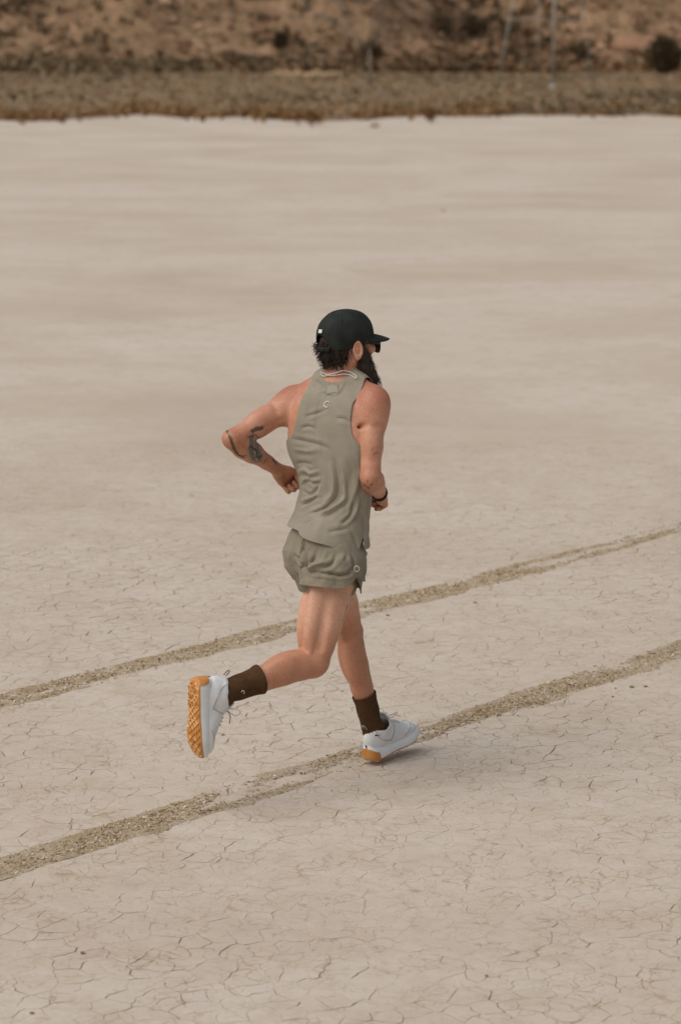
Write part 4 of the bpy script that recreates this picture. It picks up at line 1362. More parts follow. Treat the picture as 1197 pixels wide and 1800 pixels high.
lenR = (HV - R_hip) @ dR; lenL = (HV - L_hip) @ dL
angR = np.arctan2((HV - R_hip) @ HR, -((HV - R_hip) @ HF))
angL = np.arctan2(-((HV - L_hip) @ HR), -((HV - L_hip) @ HF))
hem = .140
hR = hem + .012 * np.cos(angR * 1.2) - .045 * np.clip(1 - np.abs(angR - 1.60) / .55, 0, 1) ** 1.5 + .018 * np.clip(1 - np.abs(angR - 2.15) / .4, 0, 1)
hL = hem + .0 * angL
axR = np.linalg.norm(HV - R_hip - lenR[:, None] * dR, axis=1); axL = np.linalg.norm(HV - L_hip - lenL[:, None] * dL, axis=1)
legcut = np.where(axR < axL, lenR - hR, lenL - hL)
HV, HFc = clip(HV, HFc, np.maximum(legcut, HV[:, 2] - zt)); HV, HFc = big_piece(HV, HFc)
HN = normals(HV, HFc)
if (HN * (HV - HV.mean(0))).sum() < 0: HFc = HFc[:, ::-1]; HN = -HN
SFOLD = [([(532, 948), (536, 975), (540, 1000), (541, 1016)], .010, -.014),
         ([(541, 1003), (560, 992), (580, 985)], .009, .008),
         ([(541, 1006), (570, 1008), (600, 1012), (622, 1006)], .006, -.006),
         ([(515, 975), (528, 985), (540, 1000)], .008, -.008),
         ([(512, 950), (514, 985), (526, 1010)], .009, .007),
         ([(545, 955), (540, 975)], .008, .008),
         ([(560, 962), (552, 980), (545, 996)], .007, -.007),
         ([(575, 966), (566, 985)], .007, .006), ([(592, 968), (585, 990), (568, 1000)], .007, -.005),
         ([(606, 970), (600, 985)], .007, .005), ([(618, 975), (622, 995), (612, 1008)], .007, -.006),
         ([(545, 1020), (575, 1026), (602, 1020)], .006, .004)]
D = 1.7 * crease(HV, HN, SFOLD)
D += .004 * vnoise(HV * 26, 15) + .002 * vnoise(HV * 60, 16)
und = sstep(row_z(972), row_z(952), HV[:, 2])
D = D * (1 - .75 * und) - .010 * und
D += .004 * np.abs(vnoise(HV * np.array([34, 34, 15]), 19)) * sstep(row_z(960), row_z(1000), HV[:, 2])
HV = HV + HN * np.maximum(D, -.012)[:, None]
me = mesh_np('shorts', HV - ORIGIN, HFc)
a2 = np.arctan2((HV - mid) @ HR, -((HV - mid) @ HF))
set_wrap(me, np.stack([a2 * .15, HV[:, 2], a2 * 0], 1))
shorts = link('shorts', me, M_SHORT, person)
md = shorts.modifiers.new('thickness', 'SOLIDIFY'); md.thickness = 0.002; md.offset = 1.0
HN = normals(HV, HFc)
# turned-up corner of the slit hem, and the ring-shaped emblem beside it
def sheet(P, nu, nv, name, mat, parent, wob=.0, th=.002):
    """a small cloth panel from a grid of control points"""
    P = np.array(P); R = np.array([spline(r, nu) for r in P]); R = np.array([spline(R[:, i], nv) for i in range(nu)])
    V = R.reshape(-1, 3); V = V + wob * np.stack([vnoise(V * 60, 3), vnoise(V * 60, 4), vnoise(V * 60, 5)], 1)
    F = [(i * nv + j, i * nv + j + 1, (i + 1) * nv + j + 1, (i + 1) * nv + j) for i in range(nu - 1) for j in range(nv - 1)]
    me = mesh_np(name, V - ORIGIN, F); set_wrap(me, np.stack([V @ HF, V[:, 2], V[:, 2] * 0], 1))
    o = link(name, me, mat, parent); md = o.modifiers.new('thickness', 'SOLIDIFY'); md.thickness = th; md.offset = 0
    return o
G = []
for v_ in np.linspace(0, 1, 4):
    row = []
    for u in np.linspace(0, 1, 4):
        x = (1 - v_) * (577 + 18 * u) + v_ * (574 + 22 * u); y = (1 - v_) * (678 - 2 * u) + v_ * (693 - 3 * u)
        p, n = on_mesh(SV, SN2, x, y); row.append(p + n * .0038)
    G.append(row)
sheet(G, 8, 8, 'neck_patch', M_TAG, tank, 0, .001)
sheet([[at(610, 984, 9.205), at(626, 988, 9.220), at(637, 996, 9.26)], [at(606, 1004, 9.192), at(624, 1006, 9.205), at(640, 1010, 9.25)], [at(602, 1016, 9.192), at(624, 1013, 9.200), at(642, 1023, 9.24)]], 8, 8, 'hem_flap', M_SHORT, shorts, .003)
sheet([[at(626, 965, 9.26), at(640, 968, 9.30), at(645, 972, 9.34)], [at(618, 1005, 9.23), at(630, 1005, 9.28), at(637, 1005, 9.32)], [at(606, 1038, 9.25), at(616, 1048, 9.28), at(624, 1042, 9.31)]], 8, 10, 'front_hem', M_SHORT, shorts, .003)
rr = [(627 + 4.6 * math.cos(a), 1000 - 5.0 * math.sin(a)) for a in np.linspace(0, 6.2, 13)]
pts = [at(x, y, 9.198) for x, y in rr]
v, f = tube(pts, .0012, 5, True); wear('emblem', v, f, M_WHITE_PRINT, shorts)

# ------------------------------------------------------------------ socks
M_SOCK = MB("sock_knit", 0.95, 0.15)
M_SOCK.color(M_SOCK.ramp(M_SOCK.noise(60.0, 4), [(0.3, srgb(68, 48, 30)), (0.7, srgb(80, 58, 37))])); M_SOCK.bump(M_SOCK.noise(300.0, 3), 0.3, 0.002)
M_SOCK = M_SOCK.m
def sock(kn, an, fd, sn, t_top):
    d = unit(an - kn)
    lo = np.minimum(lerp(kn, an, t_top - .1), an + fd * .06) - .075; hi = np.maximum(lerp(kn, an, t_top - .1), an + fd * .06) + .075
    V, F = BODY.mesh(.0034, lo, hi); V = relax(V, F, 3)
    L = np.linalg.norm(an - kn)
    tt = ((V - kn) @ d) / L
    q = np.linalg.norm(V - an, axis=1)
    V, F = clip(V, F, np.maximum(t_top - tt, np.where(tt > .8, ((V - an) @ sn) - .004, -1.0)))
    V, F = big_piece(V, F)
    # vertical ribs of the knit
    N = normals(V, F)
    if (N * (V - V.mean(0))).sum() < 0: F = F[:, ::-1]; N = -N
    ax = frame(d, UP if abs(d[2]) < .7 else HF)
    an_ = np.arctan2((V - kn) @ ax[1], (V - kn) @ ax[0]); tt = ((V - kn) @ d) / L
    V = V + N * (.0003 * np.sin(an_ * 22) + .0018 * sstep(t_top + .07, t_top + .02, tt))[:, None]
    o = wear('sock', V, F, M_SOCK)
    md = o.modifiers.new('thickness', 'SOLIDIFY'); md.thickness = 0.0018; md.offset = 1.0
    return o, V, F
s1, s1V, s1F = sock(R_knee, R_ank, R_fd, R_sn, .565)
s2, s2V, s2F = sock(L_knee, L_ank, L_fd, L_sn, .63)
sN = normals(s1V, s1F)
decal('emblem', s1V, sN, [(424, 1217), (425, 1214), (428, 1214), (429, 1217), (428, 1220)], .0014, M_WHITE_PRINT, s1, .003)

# ------------------------------------------------------------------ shoes
M_UP = var_mat("shoe_mesh", srgb(226, 227, 226), srgb(212, 214, 213), 30, 0.75, 0.25, 0.002, 300)
M_MID = var_mat("shoe_foam", srgb(232, 234, 235), srgb(220, 223, 225), 18, 0.6, 0.1, 0.002, 120)
M_GUM = var_mat("gum_rubber", srgb(196, 140, 80), srgb(180, 122, 64), 25, 0.7, 0.3, 0.002, 150)
M_LUG = var_mat("gum_lug", srgb(226, 188, 136), srgb(212, 166, 108), 30, 0.75, 0.2, 0.002, 150)
M_LACE = var_mat("shoe_lace", srgb(206, 202, 196), srgb(178, 172, 166), 90, 0.9, 0)
M_LACE_D = var_mat("shoe_lace_dark", srgb(96, 84, 76), srgb(120, 106, 96), 90, 0.9, 0)
M_SEAM = var_mat("shoe_seam", srgb(160, 163, 162), srgb(148, 150, 150), 60, 0.8, 0)
def outline(t):
    """half widths of the sole (inner, outer) along its length, t from heel 0 to toe 1"""
    ki = np.interp(t, [0, .12, .25, .45, .62, .75, .85, 1.0], [.035, .035, .036, .033, .041, .045, .043, .040])
    ko = np.interp(t, [0, .12, .25, .45, .62, .75, .85, 1.0], [.036, .036, .038, .040, .048, .050, .045, .040])
    rd = math.sqrt(max(0.0, 1 - max(0, 1 - t / .11) ** 2)) * max(0.0, 1 - max(0, (t - .80) / .20) ** 2.3) ** .5
    ki, ko = max(ki * rd, .0012), max(ko * rd, .0012)
    return ki, ko
def shoe(an, fd, sn, side_right, sg):
    """side_right: unit vector to the runner's right at the foot; sg +1 right shoe"""
    L = .305
    fx = unit(fd); fz = unit(-sn); fy = unit(np.cross(fz, fx))                # fy = left of the foot
    heel = an - fx * (.080 if sg > 0 else .058) + fz * (-.108)                                       # under the back of the heel, ground level
    def P(x, y, z): return heel + fx * x + fy * y + fz * z
    def side(y): return (1 if sg > 0 else -1) * y                               # + towards the inner side
    root = empty('shoe', (0, 0, 0)); root.parent = person; root.location = heel - ORIGIN
    def part(name, V, F, mat, parent=None, smooth=True):
        return link(name, mesh_np(name, np.asarray(V) - heel, F), mat, parent or root, smooth)
    rock = lambda t: .030 * np.clip((t - .72) / .28, 0, 1) ** 1.8 + .012 * np.clip((.10 - t) / .10, 0, 1) ** 1.5
    stack = lambda t: np.interp(t, [0, .1, .5, .8, 1], [.052, .048, .042, .034, .024])
    def slab(z0, z1, grow0, grow1, mat, name, nt=44, t0=0.0, t1=1.0, bulge=.0, dx=0.0):
        V, F = [], []
        ts = t0 + (t1 - t0) * (0.5 - 0.5 * np.cos(np.linspace(0, math.pi, nt)))
        lv = np.linspace(0, 1, 5)
        for t in ts:
            ki, ko = outline(t)
            row = []
            for q in lv:
                g = grow0 + (grow1 - grow0) * q + bulge * math.sin(math.pi * q)
                row.append((ki + g, z0(t) + (z1(t) - z0(t)) * q))
            ring = [(side(w_), z_) for w_, z_ in row] + [(side(-(ko + (w_ - ki))), z_) for w_, z_ in row[::-1]]
            for y_, z_ in ring: V.append(P(t * L + dx, y_, z_))
        k = 10
        for i in range(nt - 1):
            for j in range(k):
                F.append((i * k + j, i * k + (j + 1) % k, (i + 1) * k + (j + 1) % k, (i + 1) * k + j))
        F.append(tuple(range(k))); F.append(tuple((nt - 1) * k + j for j in range(k))[::-1])
        if sg < 0: F = [f[::-1] for f in F]
        o = part(name, np.array(V), F, mat); o.data.set_sharp_from_angle(angle=math.radians(38)); return o
    out_th = .006
    slab(lambda t: rock(t), lambda t: rock(t) + out_th, -.001, .001, M_GUM, 'outsole', bulge=.001)
    slab(lambda t: rock(t) + out_th, lambda t: rock(t) + out_th + stack(t), .002, -.006, M_MID, 'midsole', bulge=.005)
    # heel block of gum rubber that wraps up the back
    slab(lambda t: rock(t) + .002, lambda t: rock(t) + .044 - .08 * max(0, t - .02), .0045, .0015, M_GUM, 'heel_clip', 14, 0.0, .06 if sg > 0 else .13, .004, -.003)
    # lugs: chevrons standing out of the outsole
    for n, t in enumerate(np.linspace(.045, .955, 22)):
        ki, ko = outline(t)
        for yy in ((-.70, -.02, .66) if n % 2 else (-.38, .34)):
            c = yy * (ki if yy > 0 else ko)
            sz = min(.0100, .36 * (ki + ko)) * rng.uniform(.85, 1.1)
            th = .0044
            dirx = 1 if t > .33 else -1
            A = [(-sz * .95 * dirx, -sz), (0, 0), (-sz * .95 * dirx, sz), (-sz * .95 * dirx + th * dirx, sz), (th * 1.25 * dirx, 0), (-sz * .95 * dirx + th * dirx, -sz)]
            slope = (rock(min(1, t + .01)) - rock(max(0, t - .01))) / (.02 * L)
            def rk(ax_): return rock(min(max(t + ax_ / L, 0), 1))
            V = [P(t * L + ax_, side(c + ay_), rk(ax_) - .0042) for ax_, ay_ in A] + [P(t * L + ax_ * 1.1, side(c + ay_ * 1.05), rk(ax_) + .001) for ax_, ay_ in A]
            F = [(0, 1, 4, 5), (1, 2, 3, 4)] + [(i, (i + 1) % 6, (i + 1) % 6 + 6, i + 6) for i in range(6)]
            part('lug', V, F, M_LUG if rng.random() < .7 else M_GUM, smooth=False)
    # upper -----------------------------------------------------------------
    base = lambda t: rock(t) + out_th + stack(t) - .006
    U = Field((-.03, -.075, .02), (.33, .075, .19), .0026)
    I3 = np.eye(3)
    U.add(ell((.056, 0, .086), I3, (.053, .037, .062)), .02)
    U.add(cone((.078, 0, .090), (.074, 0, .160), .0405, .042), .03)
    U.add(ell((.140, .001, .064), I3, (.095, .039, .046)), .02)
    U.add(cone((.105, 0, .108), (.190, 0, .066), .036, .027), .025)
    U.add(ell((.210, -.003, .052), I3, (.078, .0440, .029)), .02)
    U.add(ell((.256, -.001, .054), I3, (.036, .034, .018)), .02)
    uV, uF = U.mesh(); uV = relax(uV, uF, 2)
    zc_ = np.interp(uV[:, 0], [-.01, .012, .04, .075, .105, .130, .15, .17], [.150, .146, .124, .116, .124, .142, .165, .3])
    uV, uF = clip(uV, uF, np.maximum(uV[:, 2] - zc_, .034 - uV[:, 2])); uV, uF = big_piece(uV, uF)
    uN = normals(uV, uF)
    if (uN * (uV - np.array([.13, 0, .05]))).sum() < 0: uF = uF[:, ::-1]; uN = -uN
    pad = sstep(.030, .006, np.interp(uV[:, 0], [-.01, .012, .04, .075, .105, .130, .15, .17], [.150, .146, .124, .116, .124, .142, .165, .3]) - uV[:, 2])
    uV = uV + uN * (.0035 * pad + .0008 * vnoise(uV * 60, 3))[:, None]
    def surf(x, yf, z=None):
        """a point of the upper: at length x, height z on the side given by the sign of yf, or on its top line at side offset yf"""
        if z is None:
            q = np.abs(uV[:, 0] - x) + np.abs(uV[:, 1] - yf) - .5 * uV[:, 2]
        else:
            q = np.abs(uV[:, 0] - x) + np.abs(uV[:, 2] - z) + np.where(uV[:, 1] * yf > 0, 0, 1)
        i_ = np.argmin(q); return uV[i_] + uN[i_] * .0012
    def PL(p): return P(p[0], side(p[1]), p[2])
    up = part('upper', np.array([PL(p) for p in uV]), uF if sg > 0 else uF[:, ::-1], M_UP)
    md = up.modifiers.new('thickness', 'SOLIDIFY'); md.thickness = 0.005; md.offset = -1.0
    # tongue
    T = []
    for q in np.linspace(0, 1, 7):
        x = .150 - .035 * q; zc = .118 + .050 * q
        for yy in np.linspace(-1, 1, 5): T.append(P(x - .004 * yy * yy, yy * .024, zc - .006 * yy * yy))
    TF = [(i * 5 + j, i * 5 + j + 1, (i + 1) * 5 + j + 1, (i + 1) * 5 + j) for i in range(6) for j in range(4)]
    tg = part('tongue', T, TF, M_UP); md = tg.modifiers.new('thickness', 'SOLIDIFY'); md.thickness = .006; md.offset = 0
    # toe guard and side seams
    for pts in ([(.190, 1, .050), (.225, 1, .062), (.255, .02, None), (.263, 0, None), (.255, -.02, None), (.225, -1, .062), (.190, -1, .050)],
                [(.030, 1, .125), (.042, 1, .095), (.075, 1, .072), (.115, 1, .060)], [(.030, -1, .125), (.042, -1, .095), (.075, -1, .072), (.115, -1, .060)],
                [(.140, 1, .110), (.128, 1, .085), (.112, 1, .066)], [(.140, -1, .110), (.128, -1, .085), (.112, -1, .066)]):
        Q = [PL(surf(*q)) for q in pts]
        v, f = tube(spline(Q, 16), .0013, 5); part('seam', v, f, M_SEAM)
    # laces: rungs over the throat, then a bow
    for i, x in enumerate((.140, .153, .166, .179, .192)):
        Q = [PL(surf(x - .004, yy, None)) + fz * .001 for yy in (.022, .011, 0, -.011, -.022)]
        v, f = tube(spline(Q, 10), .0022, 6); part('lace', v, f, M_LACE if sg < 0 or i % 2 else M_LACE_D)
    kn = P(.138, 0, .138)
    loops = [((.02, .035, .022), (.0, .055, .030), (-.012, .040, .012)), ((.02, -.035, .022), (.0, -.055, .030), (-.012, -.040, .012))]
    for a_, b_, c_ in loops:
        Q = [kn] + [kn + fx * q[0] + fy * side(q[1]) + fz * q[2] for q in (a_, b_, c_)] + [kn]
        v, f = tube(spline(Q, 16), .0017, 5); part('lace', v, f, M_LACE)
    for yy in (1, -1):
        Q = [kn, kn + fx * .02 + fy * side(.018 * yy) + fz * .010, kn + fx * .045 + fy * side(.035 * yy) - fz * .004]
        v, f = tube(spline(Q, 8), .0017, 5); part('lace', v, f, M_LACE_D if sg > 0 else M_LACE)
    # pull loop at the heel
    Q = [P(.008, side(.007), .135), P(-.006, side(.006), .152), P(-.006, side(-.006), .152), P(.008, side(-.007), .135)]
    v, f = tube(spline(Q, 10), .0022, 5); part('pull_loop', v, f, M_LACE_D if sg > 0 else M_SEAM)
    return root
shoe(R_ank, R_fd, R_sn, HR, 1)
shoe(L_ank, L_fd, L_sn, HR, -1)

# ------------------------------------------------------------------ cap
M_CAP = MB("cap_cloth", 0.85, 0.25)
M_CAP.color(M_CAP.ramp(M_CAP.noise(22.0, 5), [(0.3, srgb(27, 30, 28)), (0.7, srgb(43, 47, 43))])); M_CAP.bump(M_CAP.noise(30.0, 5), 0.5, 0.006); M_CAP.bump(M_CAP.noise(400.0, 3), 0.2, 0.001)
M_CAP = M_CAP.m
cap = empty('cap', (0, 0, 0)); cap.parent = person; cap.location = hp(0, 0, .03) - ORIGIN
CO = hp(0, 0, .03)
def cap_part(name, V, F, mat=None, parent=None, smooth=True): return link(name, mesh_np(name, np.asarray(V) - (CO if parent is None or parent is cap else CO), F), mat or M_CAP, parent or cap, smooth)
CAPU = unit(HDU - HDF * .13); CAPF = unit(HDF - CAPU * (HDF @ CAPU)); CAPR = np.cross(CAPF, CAPU)
cc_ = hp(-.010, 0, .018)
nu, nv = 72, 26
V = []
for i in range(nv):
    el = math.pi / 2 * (1 - i / (nv - 1)) if i < nv - 6 else None
    for j in range(nu):
        a = 2 * math.pi * j / nu
        t = i / (nv - 1)
        if t < .72:
            e = math.pi / 2 * (1 - t / .72); cz = math.sin(e) ** .95; cr = math.cos(e) ** .86
        else:
            cz = -(t - .72) / .28 * .42; cr = 1.0 - .05 * (t - .72) / .28
        fr, rr_ = .1135, .0900
        # flat front panel, rounded back
        x = math.cos(a) * cr * fr * (1.02 if math.cos(a) > 0 else 1.0); y = math.sin(a) * cr * rr_
        z = cz * .101
        dn_ = .0016 * float(vnoise(np.array([math.cos(a) * 3, math.sin(a) * 3, cz * 4]), 6))
        p = cc_ + CAPF * x + CAPR * y + CAPU * z
        V.append(p + unit(p - cc_) * dn_)
V = np.array(V)
F = np.array([(i * nu + j, (i + 1) * nu + j, (i + 1) * nu + (j + 1) % nu, i * nu + (j + 1) % nu) for i in range(nv - 1) for j in range(nu)])
lf_, lr_, lu_ = (V - cc_) @ CAPF, (V - cc_) @ CAPR, (V - cc_) @ CAPU
rim = -.008 - .024 * sstep(.07, -.04, lf_)
hole = np.where(lf_ < -.03, 1 - np.sqrt((lr_ / .036) ** 2 + ((lu_ + .022) / .047) ** 2), -1) * .03
V, F = clip(V, F, np.maximum(rim - lu_, hole))
o = cap_part('crown', V, F); md = o.modifiers.new('thickness', 'SOLIDIFY'); md.thickness = .0022; md.offset = 0
crownV, crownF = V, F
# closing strap under the opening
Q = [cc_ - CAPF * .1135 * math.cos(a) + CAPR * .09 * math.sin(a) + CAPU * (-.028) for a in np.linspace(-.48, .48, 12)]
sv = []
for p in Q: sv += [p + CAPU * .008 + unit(p - cc_) * .002, p - CAPU * .008 + unit(p - cc_) * .002]
o = cap_part('strap', sv, [(2 * i, 2 * i + 1, 2 * i + 3, 2 * i + 2) for i in range(11)]); md = o.modifiers.new('thickness', 'SOLIDIFY'); md.thickness = .0025; md.offset = 0
# seams of the panels
for a in (math.radians(52), math.radians(-52), math.radians(125), math.radians(-125)):
    Q = []
    for e in np.linspace(math.pi / 2, 0.05, 12):
        cz = math.sin(e) ** .95; cr = math.cos(e) ** .86
        Q.append(cc_ + CAPF * math.cos(a) * cr * .1148 + CAPR * math.sin(a) * cr * .0912 + CAPU * cz * .1022)
    v, f = tube(Q, .0011, 5); cap_part('seam', v, f)
# brim
V, F = [], []
nb, mb = 25, 9
for i in range(nb):
    a = math.radians(-72 + 144 * i / (nb - 1))
    for j in range(mb):
        q = j / (mb - 1)
        x0, y0 = math.cos(a) * .112, math.sin(a) * .089
        ext = .078 * (max(0.0, math.cos(a * 1.22)) ** .55)
        x, y = x0 + q * ext, y0 * (1 + .03 * q)
        z = -.004 - .05 * y * y / .09 - .24 * q * ext - .010 * q * q
        V.append(cc_ + CAPF * x + CAPR * y + CAPU * z)
F = [(i * mb + j, i * mb + j + 1, (i + 1) * mb + j + 1, (i + 1) * mb + j) for i in range(nb - 1) for j in range(mb - 1)]
o = cap_part('brim', V, F); md = o.modifiers.new('thickness', 'SOLIDIFY'); md.thickness = .0035; md.offset = 0
# little white tab above the opening
tb = []
for u, v_ in ((-.006, .030), (.014, .031), (.013, .043), (-.006, .042)):
    x = -math.sqrt(max(0, 1 - (v_ / .108) ** 2)) ; 
    p = cc_ + CAPR * u + CAPU * v_ - CAPF * .1135 * (1 - (max(v_, 0) / .108) ** 2.1) ** .45
    tb.append(p + unit(p - cc_) * .0045)
n_ = unit(np.cross(tb[1] - tb[0], tb[3] - tb[0])); n_ = n_ if n_ @ (tb[0] - cc_) > 0 else -n_
cap_part('tab', tb + [p - n_ * .002 for p in tb], [(0, 1, 2, 3), (0, 4, 5, 1), (1, 5, 6, 2), (2, 6, 7, 3), (3, 7, 4, 0)], M_WHITE_PRINT, smooth=False)

# ------------------------------------------------------------------ hair and beard
def hair_mat(name, c0, c1):
    m = MB(name, 0.55, 0.3)
    m.color(m.ramp(m.noise(40.0, 4), [(0.3, c0), (0.7, c1)])); m.bump(m.noise(120.0, 4, vec=m.coord((1, 1, .25))), .6, .004)
    return m.m
M_HAIR = hair_mat("dark_hair", srgb(30, 22, 17), srgb(54, 40, 30))
M_BEARD = hair_mat("dark_beard", srgb(36, 27, 21), srgb(66, 50, 38))
def strands(roots, dirs, lens, drop, curl, rad, r, seg=6):
    parts = []
    for p, d, L in zip(roots, dirs, lens):
        pts = [p]; v = unit(d); ph = r.uniform(0, 6.28); ax1 = unit(np.cross(v, r.normal(size=3))); ax2 = np.cross(v, ax1)
        fr = r.uniform(2.0, 5.0)
        for k in range(seg):
            v = unit(v + np.array([0, 0, -drop]) / seg + r.normal(0, .05, 3))
            pts.append(pts[-1] + v * L / seg)
        pts = np.array(pts)
        tt = np.linspace(0, 1, seg + 1)[:, None]
        pts = pts + curl * tt * (np.cos(tt * fr + ph) * ax1 + np.sin(tt * fr + ph) * ax2)
        parts.append(tube(pts, np.linspace(rad, rad * .25, seg + 1), 3))
    return join(parts)
r = np.random.default_rng(5)
# beard mass
BD = Field(HC - .24, HC + .24, .0042)
BD.add(ell(hp(.075, 0, -.135), HAX, (.046, .052, .062)), .01)
BD.add(ell(hp(.088, 0, -.185), HAX, (.040, .042, .060)), .03)
BD.add(ell(hp(.104, 0, -.226), HAX, (.032, .032, .042)), .03)
for sg in (1, -1):
    BD.add(cone(hp(.012, sg * .066, -.020), hp(.035, sg * .062, -.085), .015, .022), .02)
    BD.add(cone(hp(.035, sg * .062, -.085), hp(.075, sg * .030, -.150), .024, .036), .03)
    BD.add(cone(hp(.018, sg * .071, .012), hp(.020, sg * .069, -.050), .011, .014), .012)
    BD.add(cone(hp(.026, sg * .064, -.040), hp(.066, sg * .046, -.085), .018, .022), .02)
BD.add(cone(hp(.100, .022, -.054), hp(.100, -.022, -.054), .009, .009), .012)   # moustache
V, F = BD.mesh(); V, F = big_piece(V, F)
V = relax(V, F, 2)
N = normals(V, F)
if (N * (V - V.mean(0))).sum() < 0: F = F[:, ::-1]; N = -N
V = V + N * (.0035 * vnoise(V * np.array([70, 70, 22]), 4) + .0025 * vnoise(V * np.array([150, 150, 45]), 6))[:, None]
beard = wear('beard', V, F, M_BEARD)
idx = r.choice(len(V), 1500)
dn = np.array([N[i] * .55 + np.array([0, 0, -1.0]) + HDF * .18 for i in idx])
tip = sstep(hp(0, 0, -.08)[2], hp(0, 0, -.22)[2], V[idx][:, 2])
v, f = strands(V[idx], dn, .018 + .034 * r.random(len(idx)) * (0.3 + tip), .4, .006, .0009, r, 5)
wear('beard_strands', v, f, M_BEARD, beard, False)['kind'] = 'stuff'
# hair at the nape
HB = Field(HC - .22, HC + .22, .0042)
HB.add(ell(hp(-.026, 0, .004), HAX, (.085, .079, .078)), .01)
HB.add(ell(hp(-.062, 0, -.040), HAX, (.036, .057, .036)), .025)
HB.add(ell(hp(-.060, .022, -.066), HAX, (.022, .032, .022)), .02)
HB.add(ell(hp(-.060, -.022, -.064), HAX, (.022, .032, .022)), .02)
HB.add(cone(hp(.006, .079, -.002), hp(.010, .076, -.045), .009, .007), .01)
HB.add(cone(hp(.006, -.079, -.002), hp(.010, -.076, -.045), .009, .007), .01)
V, F = HB.mesh(); V = relax(V, F, 2)
q = V - HC; lf_, lr_, lu_ = q @ HDF, q @ HDR, q @ HDU
V, F = clip(V, F, np.maximum(lu_ - .045, np.where(lu_ > -.1, lf_ - .02 - .0 * lr_, -1)))
q = V - HC; lf_, lr_, lu_ = q @ HDF, q @ HDR, q @ HDU         # keep the ears clear
V, F = clip(V, F, np.where((np.abs(lr_) > .05), .034 - np.sqrt((lf_ + .010) ** 2 * 1.25 + (lu_ + .030) ** 2 * .6), -1))
V, F = big_piece(V, F)
N = normals(V, F)
if (N * (V - V.mean(0))).sum() < 0: F = F[:, ::-1]; N = -N
V = V + N * (.004 * vnoise(V * np.array([60, 60, 30]), 14) + .0025 * vnoise(V * np.array([120, 120, 60]), 16))[:, None]
hair = wear('hair', V, F, M_HAIR)
q = V - HC; lf_, lr_, lu_ = q @ HDF, q @ HDR, q @ HDU
def locks(cand, n, dirf, lmin, lmax, rad, curl, seg=8):
    parts = []
    for i in r.choice(cand, n):
        p = V[i] - N[i] * .004; v = unit(dirf(i)); L = r.uniform(lmin, lmax); ph = r.uniform(0, 6.28)
        a1 = unit(np.cross(v, r.normal(size=3))); a2 = np.cross(v, a1); fr = r.uniform(3, 6)
        t = np.linspace(0, 1, seg + 1)[:, None]
        pts = p + v * L * t + np.array([0, 0, -.25 * L]) * t * t + curl * (t ** .8) * (np.cos(t * fr + ph) * a1 + np.sin(t * fr + ph) * a2)
        tt = t[:, 0]
        parts.append(tube(pts, rad * r.uniform(.7, 1.2) * (np.sin(np.pi * np.clip(tt * .85 + .15, 0, 1)) * .9 + .08), 5))
    return join(parts)
cand = np.flatnonzero((lu_ < .0) & (lf_ < -.012))
v, f = locks(cand, 260, lambda i: N[i] * .35 + np.array([0, 0, -1.0]) - HDF * .25 + r.normal(0, .25, 3), .014, .030, .0032, .005)
wear('hair_locks', v, f, M_HAIR, hair)['kind'] = 'stuff'
cand2 = np.flatnonzero((lu_ < .0) & (lu_ > -.05) & (lf_ < -.080))
v, f = locks(cand2, 34, lambda i: -HDF * 1.0 + UP * r.uniform(-.5, .35) + r.normal(0, .25, 3), .020, .040, .0019, .009)
wear('flyaway_curls', v, f, M_HAIR, hair)['kind'] = 'stuff'
idx = r.choice(cand, 500)
dn = np.array([N[i] * .5 + np.array([0, 0, -1.0]) - HDF * .3 + r.normal(0, .3, 3) for i in idx])
v, f = strands(V[idx], dn, .014 + .022 * r.random(len(idx)), .1, .010, .0008, r, 6)
wear('hair_strands', v, f, M_HAIR, hair, False)['kind'] = 'stuff'
# eyes (behind the glasses)
M_EYE = var_mat("eye", srgb(225, 222, 215), srgb(215, 210, 205), 50, 0.2, 0)
for sg in (1, -1):
    c = hp(.083, sg * .031, .002)
    vs, fs = [], []
    for i in range(9):
        for j in range(14):
            th, ph = math.pi * i / 8, 2 * math.pi * j / 14
            vs.append(c + .0118 * (HDF * math.cos(th) + HDR * math.sin(th) * math.cos(ph) + HDU * math.sin(th) * math.sin(ph)))
    fs = [(i * 14 + j, i * 14 + (j + 1) % 14, (i + 1) * 14 + (j + 1) % 14, (i + 1) * 14 + j) for i in range(8) for j in range(14)]
    wear('eye', vs, fs, M_EYE)

# ------------------------------------------------------------------ sunglasses
M_FRAME = var_mat("glasses_frame", srgb(20, 18, 17), srgb(30, 27, 25), 60, 0.3, 0, spec=.5)
M_LENS = var_mat("dark_lens", srgb(34, 26, 22), srgb(44, 34, 28), 30, 0.08, 0, spec=.6)
glasses = empty('sunglasses', hp(.1, 0, 0) - ORIGIN); glasses.parent = person
GO = hp(.1, 0, 0)
def gpart(name, V, F, mat, smooth=True): return link(name, mesh_np(name, np.asarray(V) - GO, F), mat, glasses, smooth)
for sg in (1, -1):
    ring = []
    for a in np.linspace(0, 2 * math.pi, 24, endpoint=False):
        y = sg * (.034 + .0285 * math.copysign(abs(math.cos(a)) ** .7, math.cos(a))); z = -.016 + .0225 * math.copysign(abs(math.sin(a)) ** .75, math.sin(a))
        ring.append(hp(.119 - 3.2 * y * y, y, z))
    v, f = tube(ring, .0028, 6, True); gpart('rim', v, f, M_FRAME)
    cen = np.mean(ring, 0) + HDF * .001
    gpart('lens', ring + [cen], [(i, (i + 1) % 24, 24) for i in range(24)], M_LENS)
    Q = [hp(.108, sg * .061, -.002), hp(.09, sg * .074, -.001), hp(.045, sg * .081, .0), hp(.0, sg * .081, .002), hp(-.022, sg * .082, -.010)]
    v, f = tube(spline(Q, 14), .0030, 6); gpart('temple', v, f, M_FRAME)
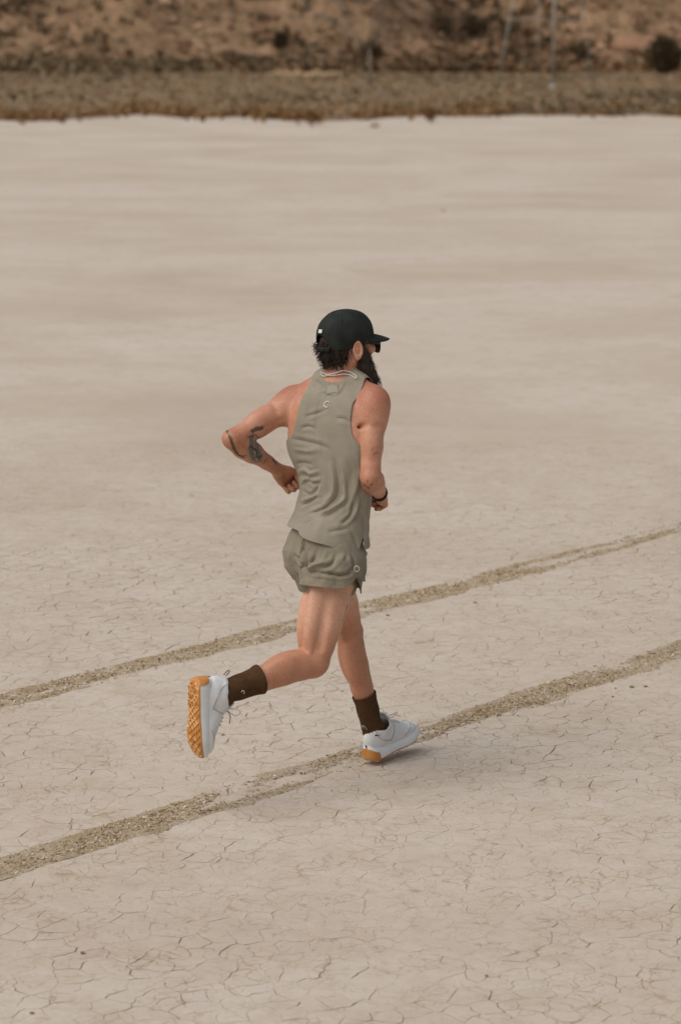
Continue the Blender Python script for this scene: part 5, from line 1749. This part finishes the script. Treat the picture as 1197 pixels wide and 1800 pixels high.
v, f = tube(spline([hp(.116, .010, -.008), hp(.121, 0, -.004), hp(.116, -.010, -.008)], 8), .0026, 6); gpart('bridge', v, f, M_FRAME)

# ------------------------------------------------------------------ neck cord, wristband, ring
M_CORD = var_mat("white_cord", srgb(214, 208, 200), srgb(190, 182, 172), 80, 0.8, 0)
def drape(pts, lift=.007):
    Q = []
    for x, y in pts:
        q = np.hypot(BPX[:, 0] - x, BPX[:, 1] - y) + np.where(facing < .0, 40, 0) + np.where(np.abs(BV[:, 1] - 9.42) > .12, 40, 0)
        i = np.argmin(q); Q.append(BV[i] + BN[i] * lift)
    return Q
nk = at(602, 660, 9.45)
front = [nk + CR * .060 + CF * .055 - UP * .01, nk + CF * .105 - UP * .055, nk - CR * .060 + CF * .055 - UP * .01]
cordo = None
for pts, rad in (([(566, 655), (577, 658), (590, 656), (602, 651), (614, 654), (624, 661), (629, 667)], .0022), ([(565, 658), (571, 662), (577, 659), (590, 660), (606, 657), (618, 661), (628, 668)], .0018)):
    Q = drape(pts)
    v, f = tube(spline(Q + front + [Q[0]], 60), rad, 6)
    if cordo is None: cordo = wear('neck_cord', v, f, M_CORD)
    else: wear('strand', v, f, M_CORD, cordo)
M_BAND = var_mat("black_band", srgb(22, 21, 20), srgb(32, 30, 28), 40, 0.5, 0)
def ringband(c, axis, r0, wd, mat, name, parent=None):
    ax = frame(axis, UP)
    V, F = [], []
    n = 40
    rs = []
    for j in range(n):
        a = 2 * math.pi * j / n; dr = math.cos(a) * ax[0] + math.sin(a) * ax[1]
        q = BV - c; al = q @ ax[2]; lat = q - al[:, None] * ax[2]
        ln = np.linalg.norm(lat, axis=1)
        m = (np.abs(al) < .012) & (ln < .06) & ((lat @ dr) > .93 * ln)
        rs.append(ln[m].max() if m.any() else r0)
    rs = np.convolve(np.r_[rs[-3:], rs, rs[:3]], np.ones(7) / 7, 'valid')
    for j in range(n):
        a = 2 * math.pi * j / n; dr = math.cos(a) * ax[0] + math.sin(a) * ax[1]; rr2 = rs[j] + .001
        for o, h in ((0, -wd), (.004, -wd * .8), (.004, wd * .8), (0, wd)): V.append(c + dr * (rr2 + o) + ax[2] * h)
    for j in range(n):
        k = (j + 1) % n
        for q in range(4): F.append((j * 4 + q, k * 4 + q, k * 4 + (q + 1) % 4, j * 4 + (q + 1) % 4))
    return wear(name, V, F, mat, parent)
fd_ = unit(R_wri - R_elb)
wb = ringband(lerp(R_elb, R_wri, .93), fd_, .03, .0085, M_BAND, 'wristband')
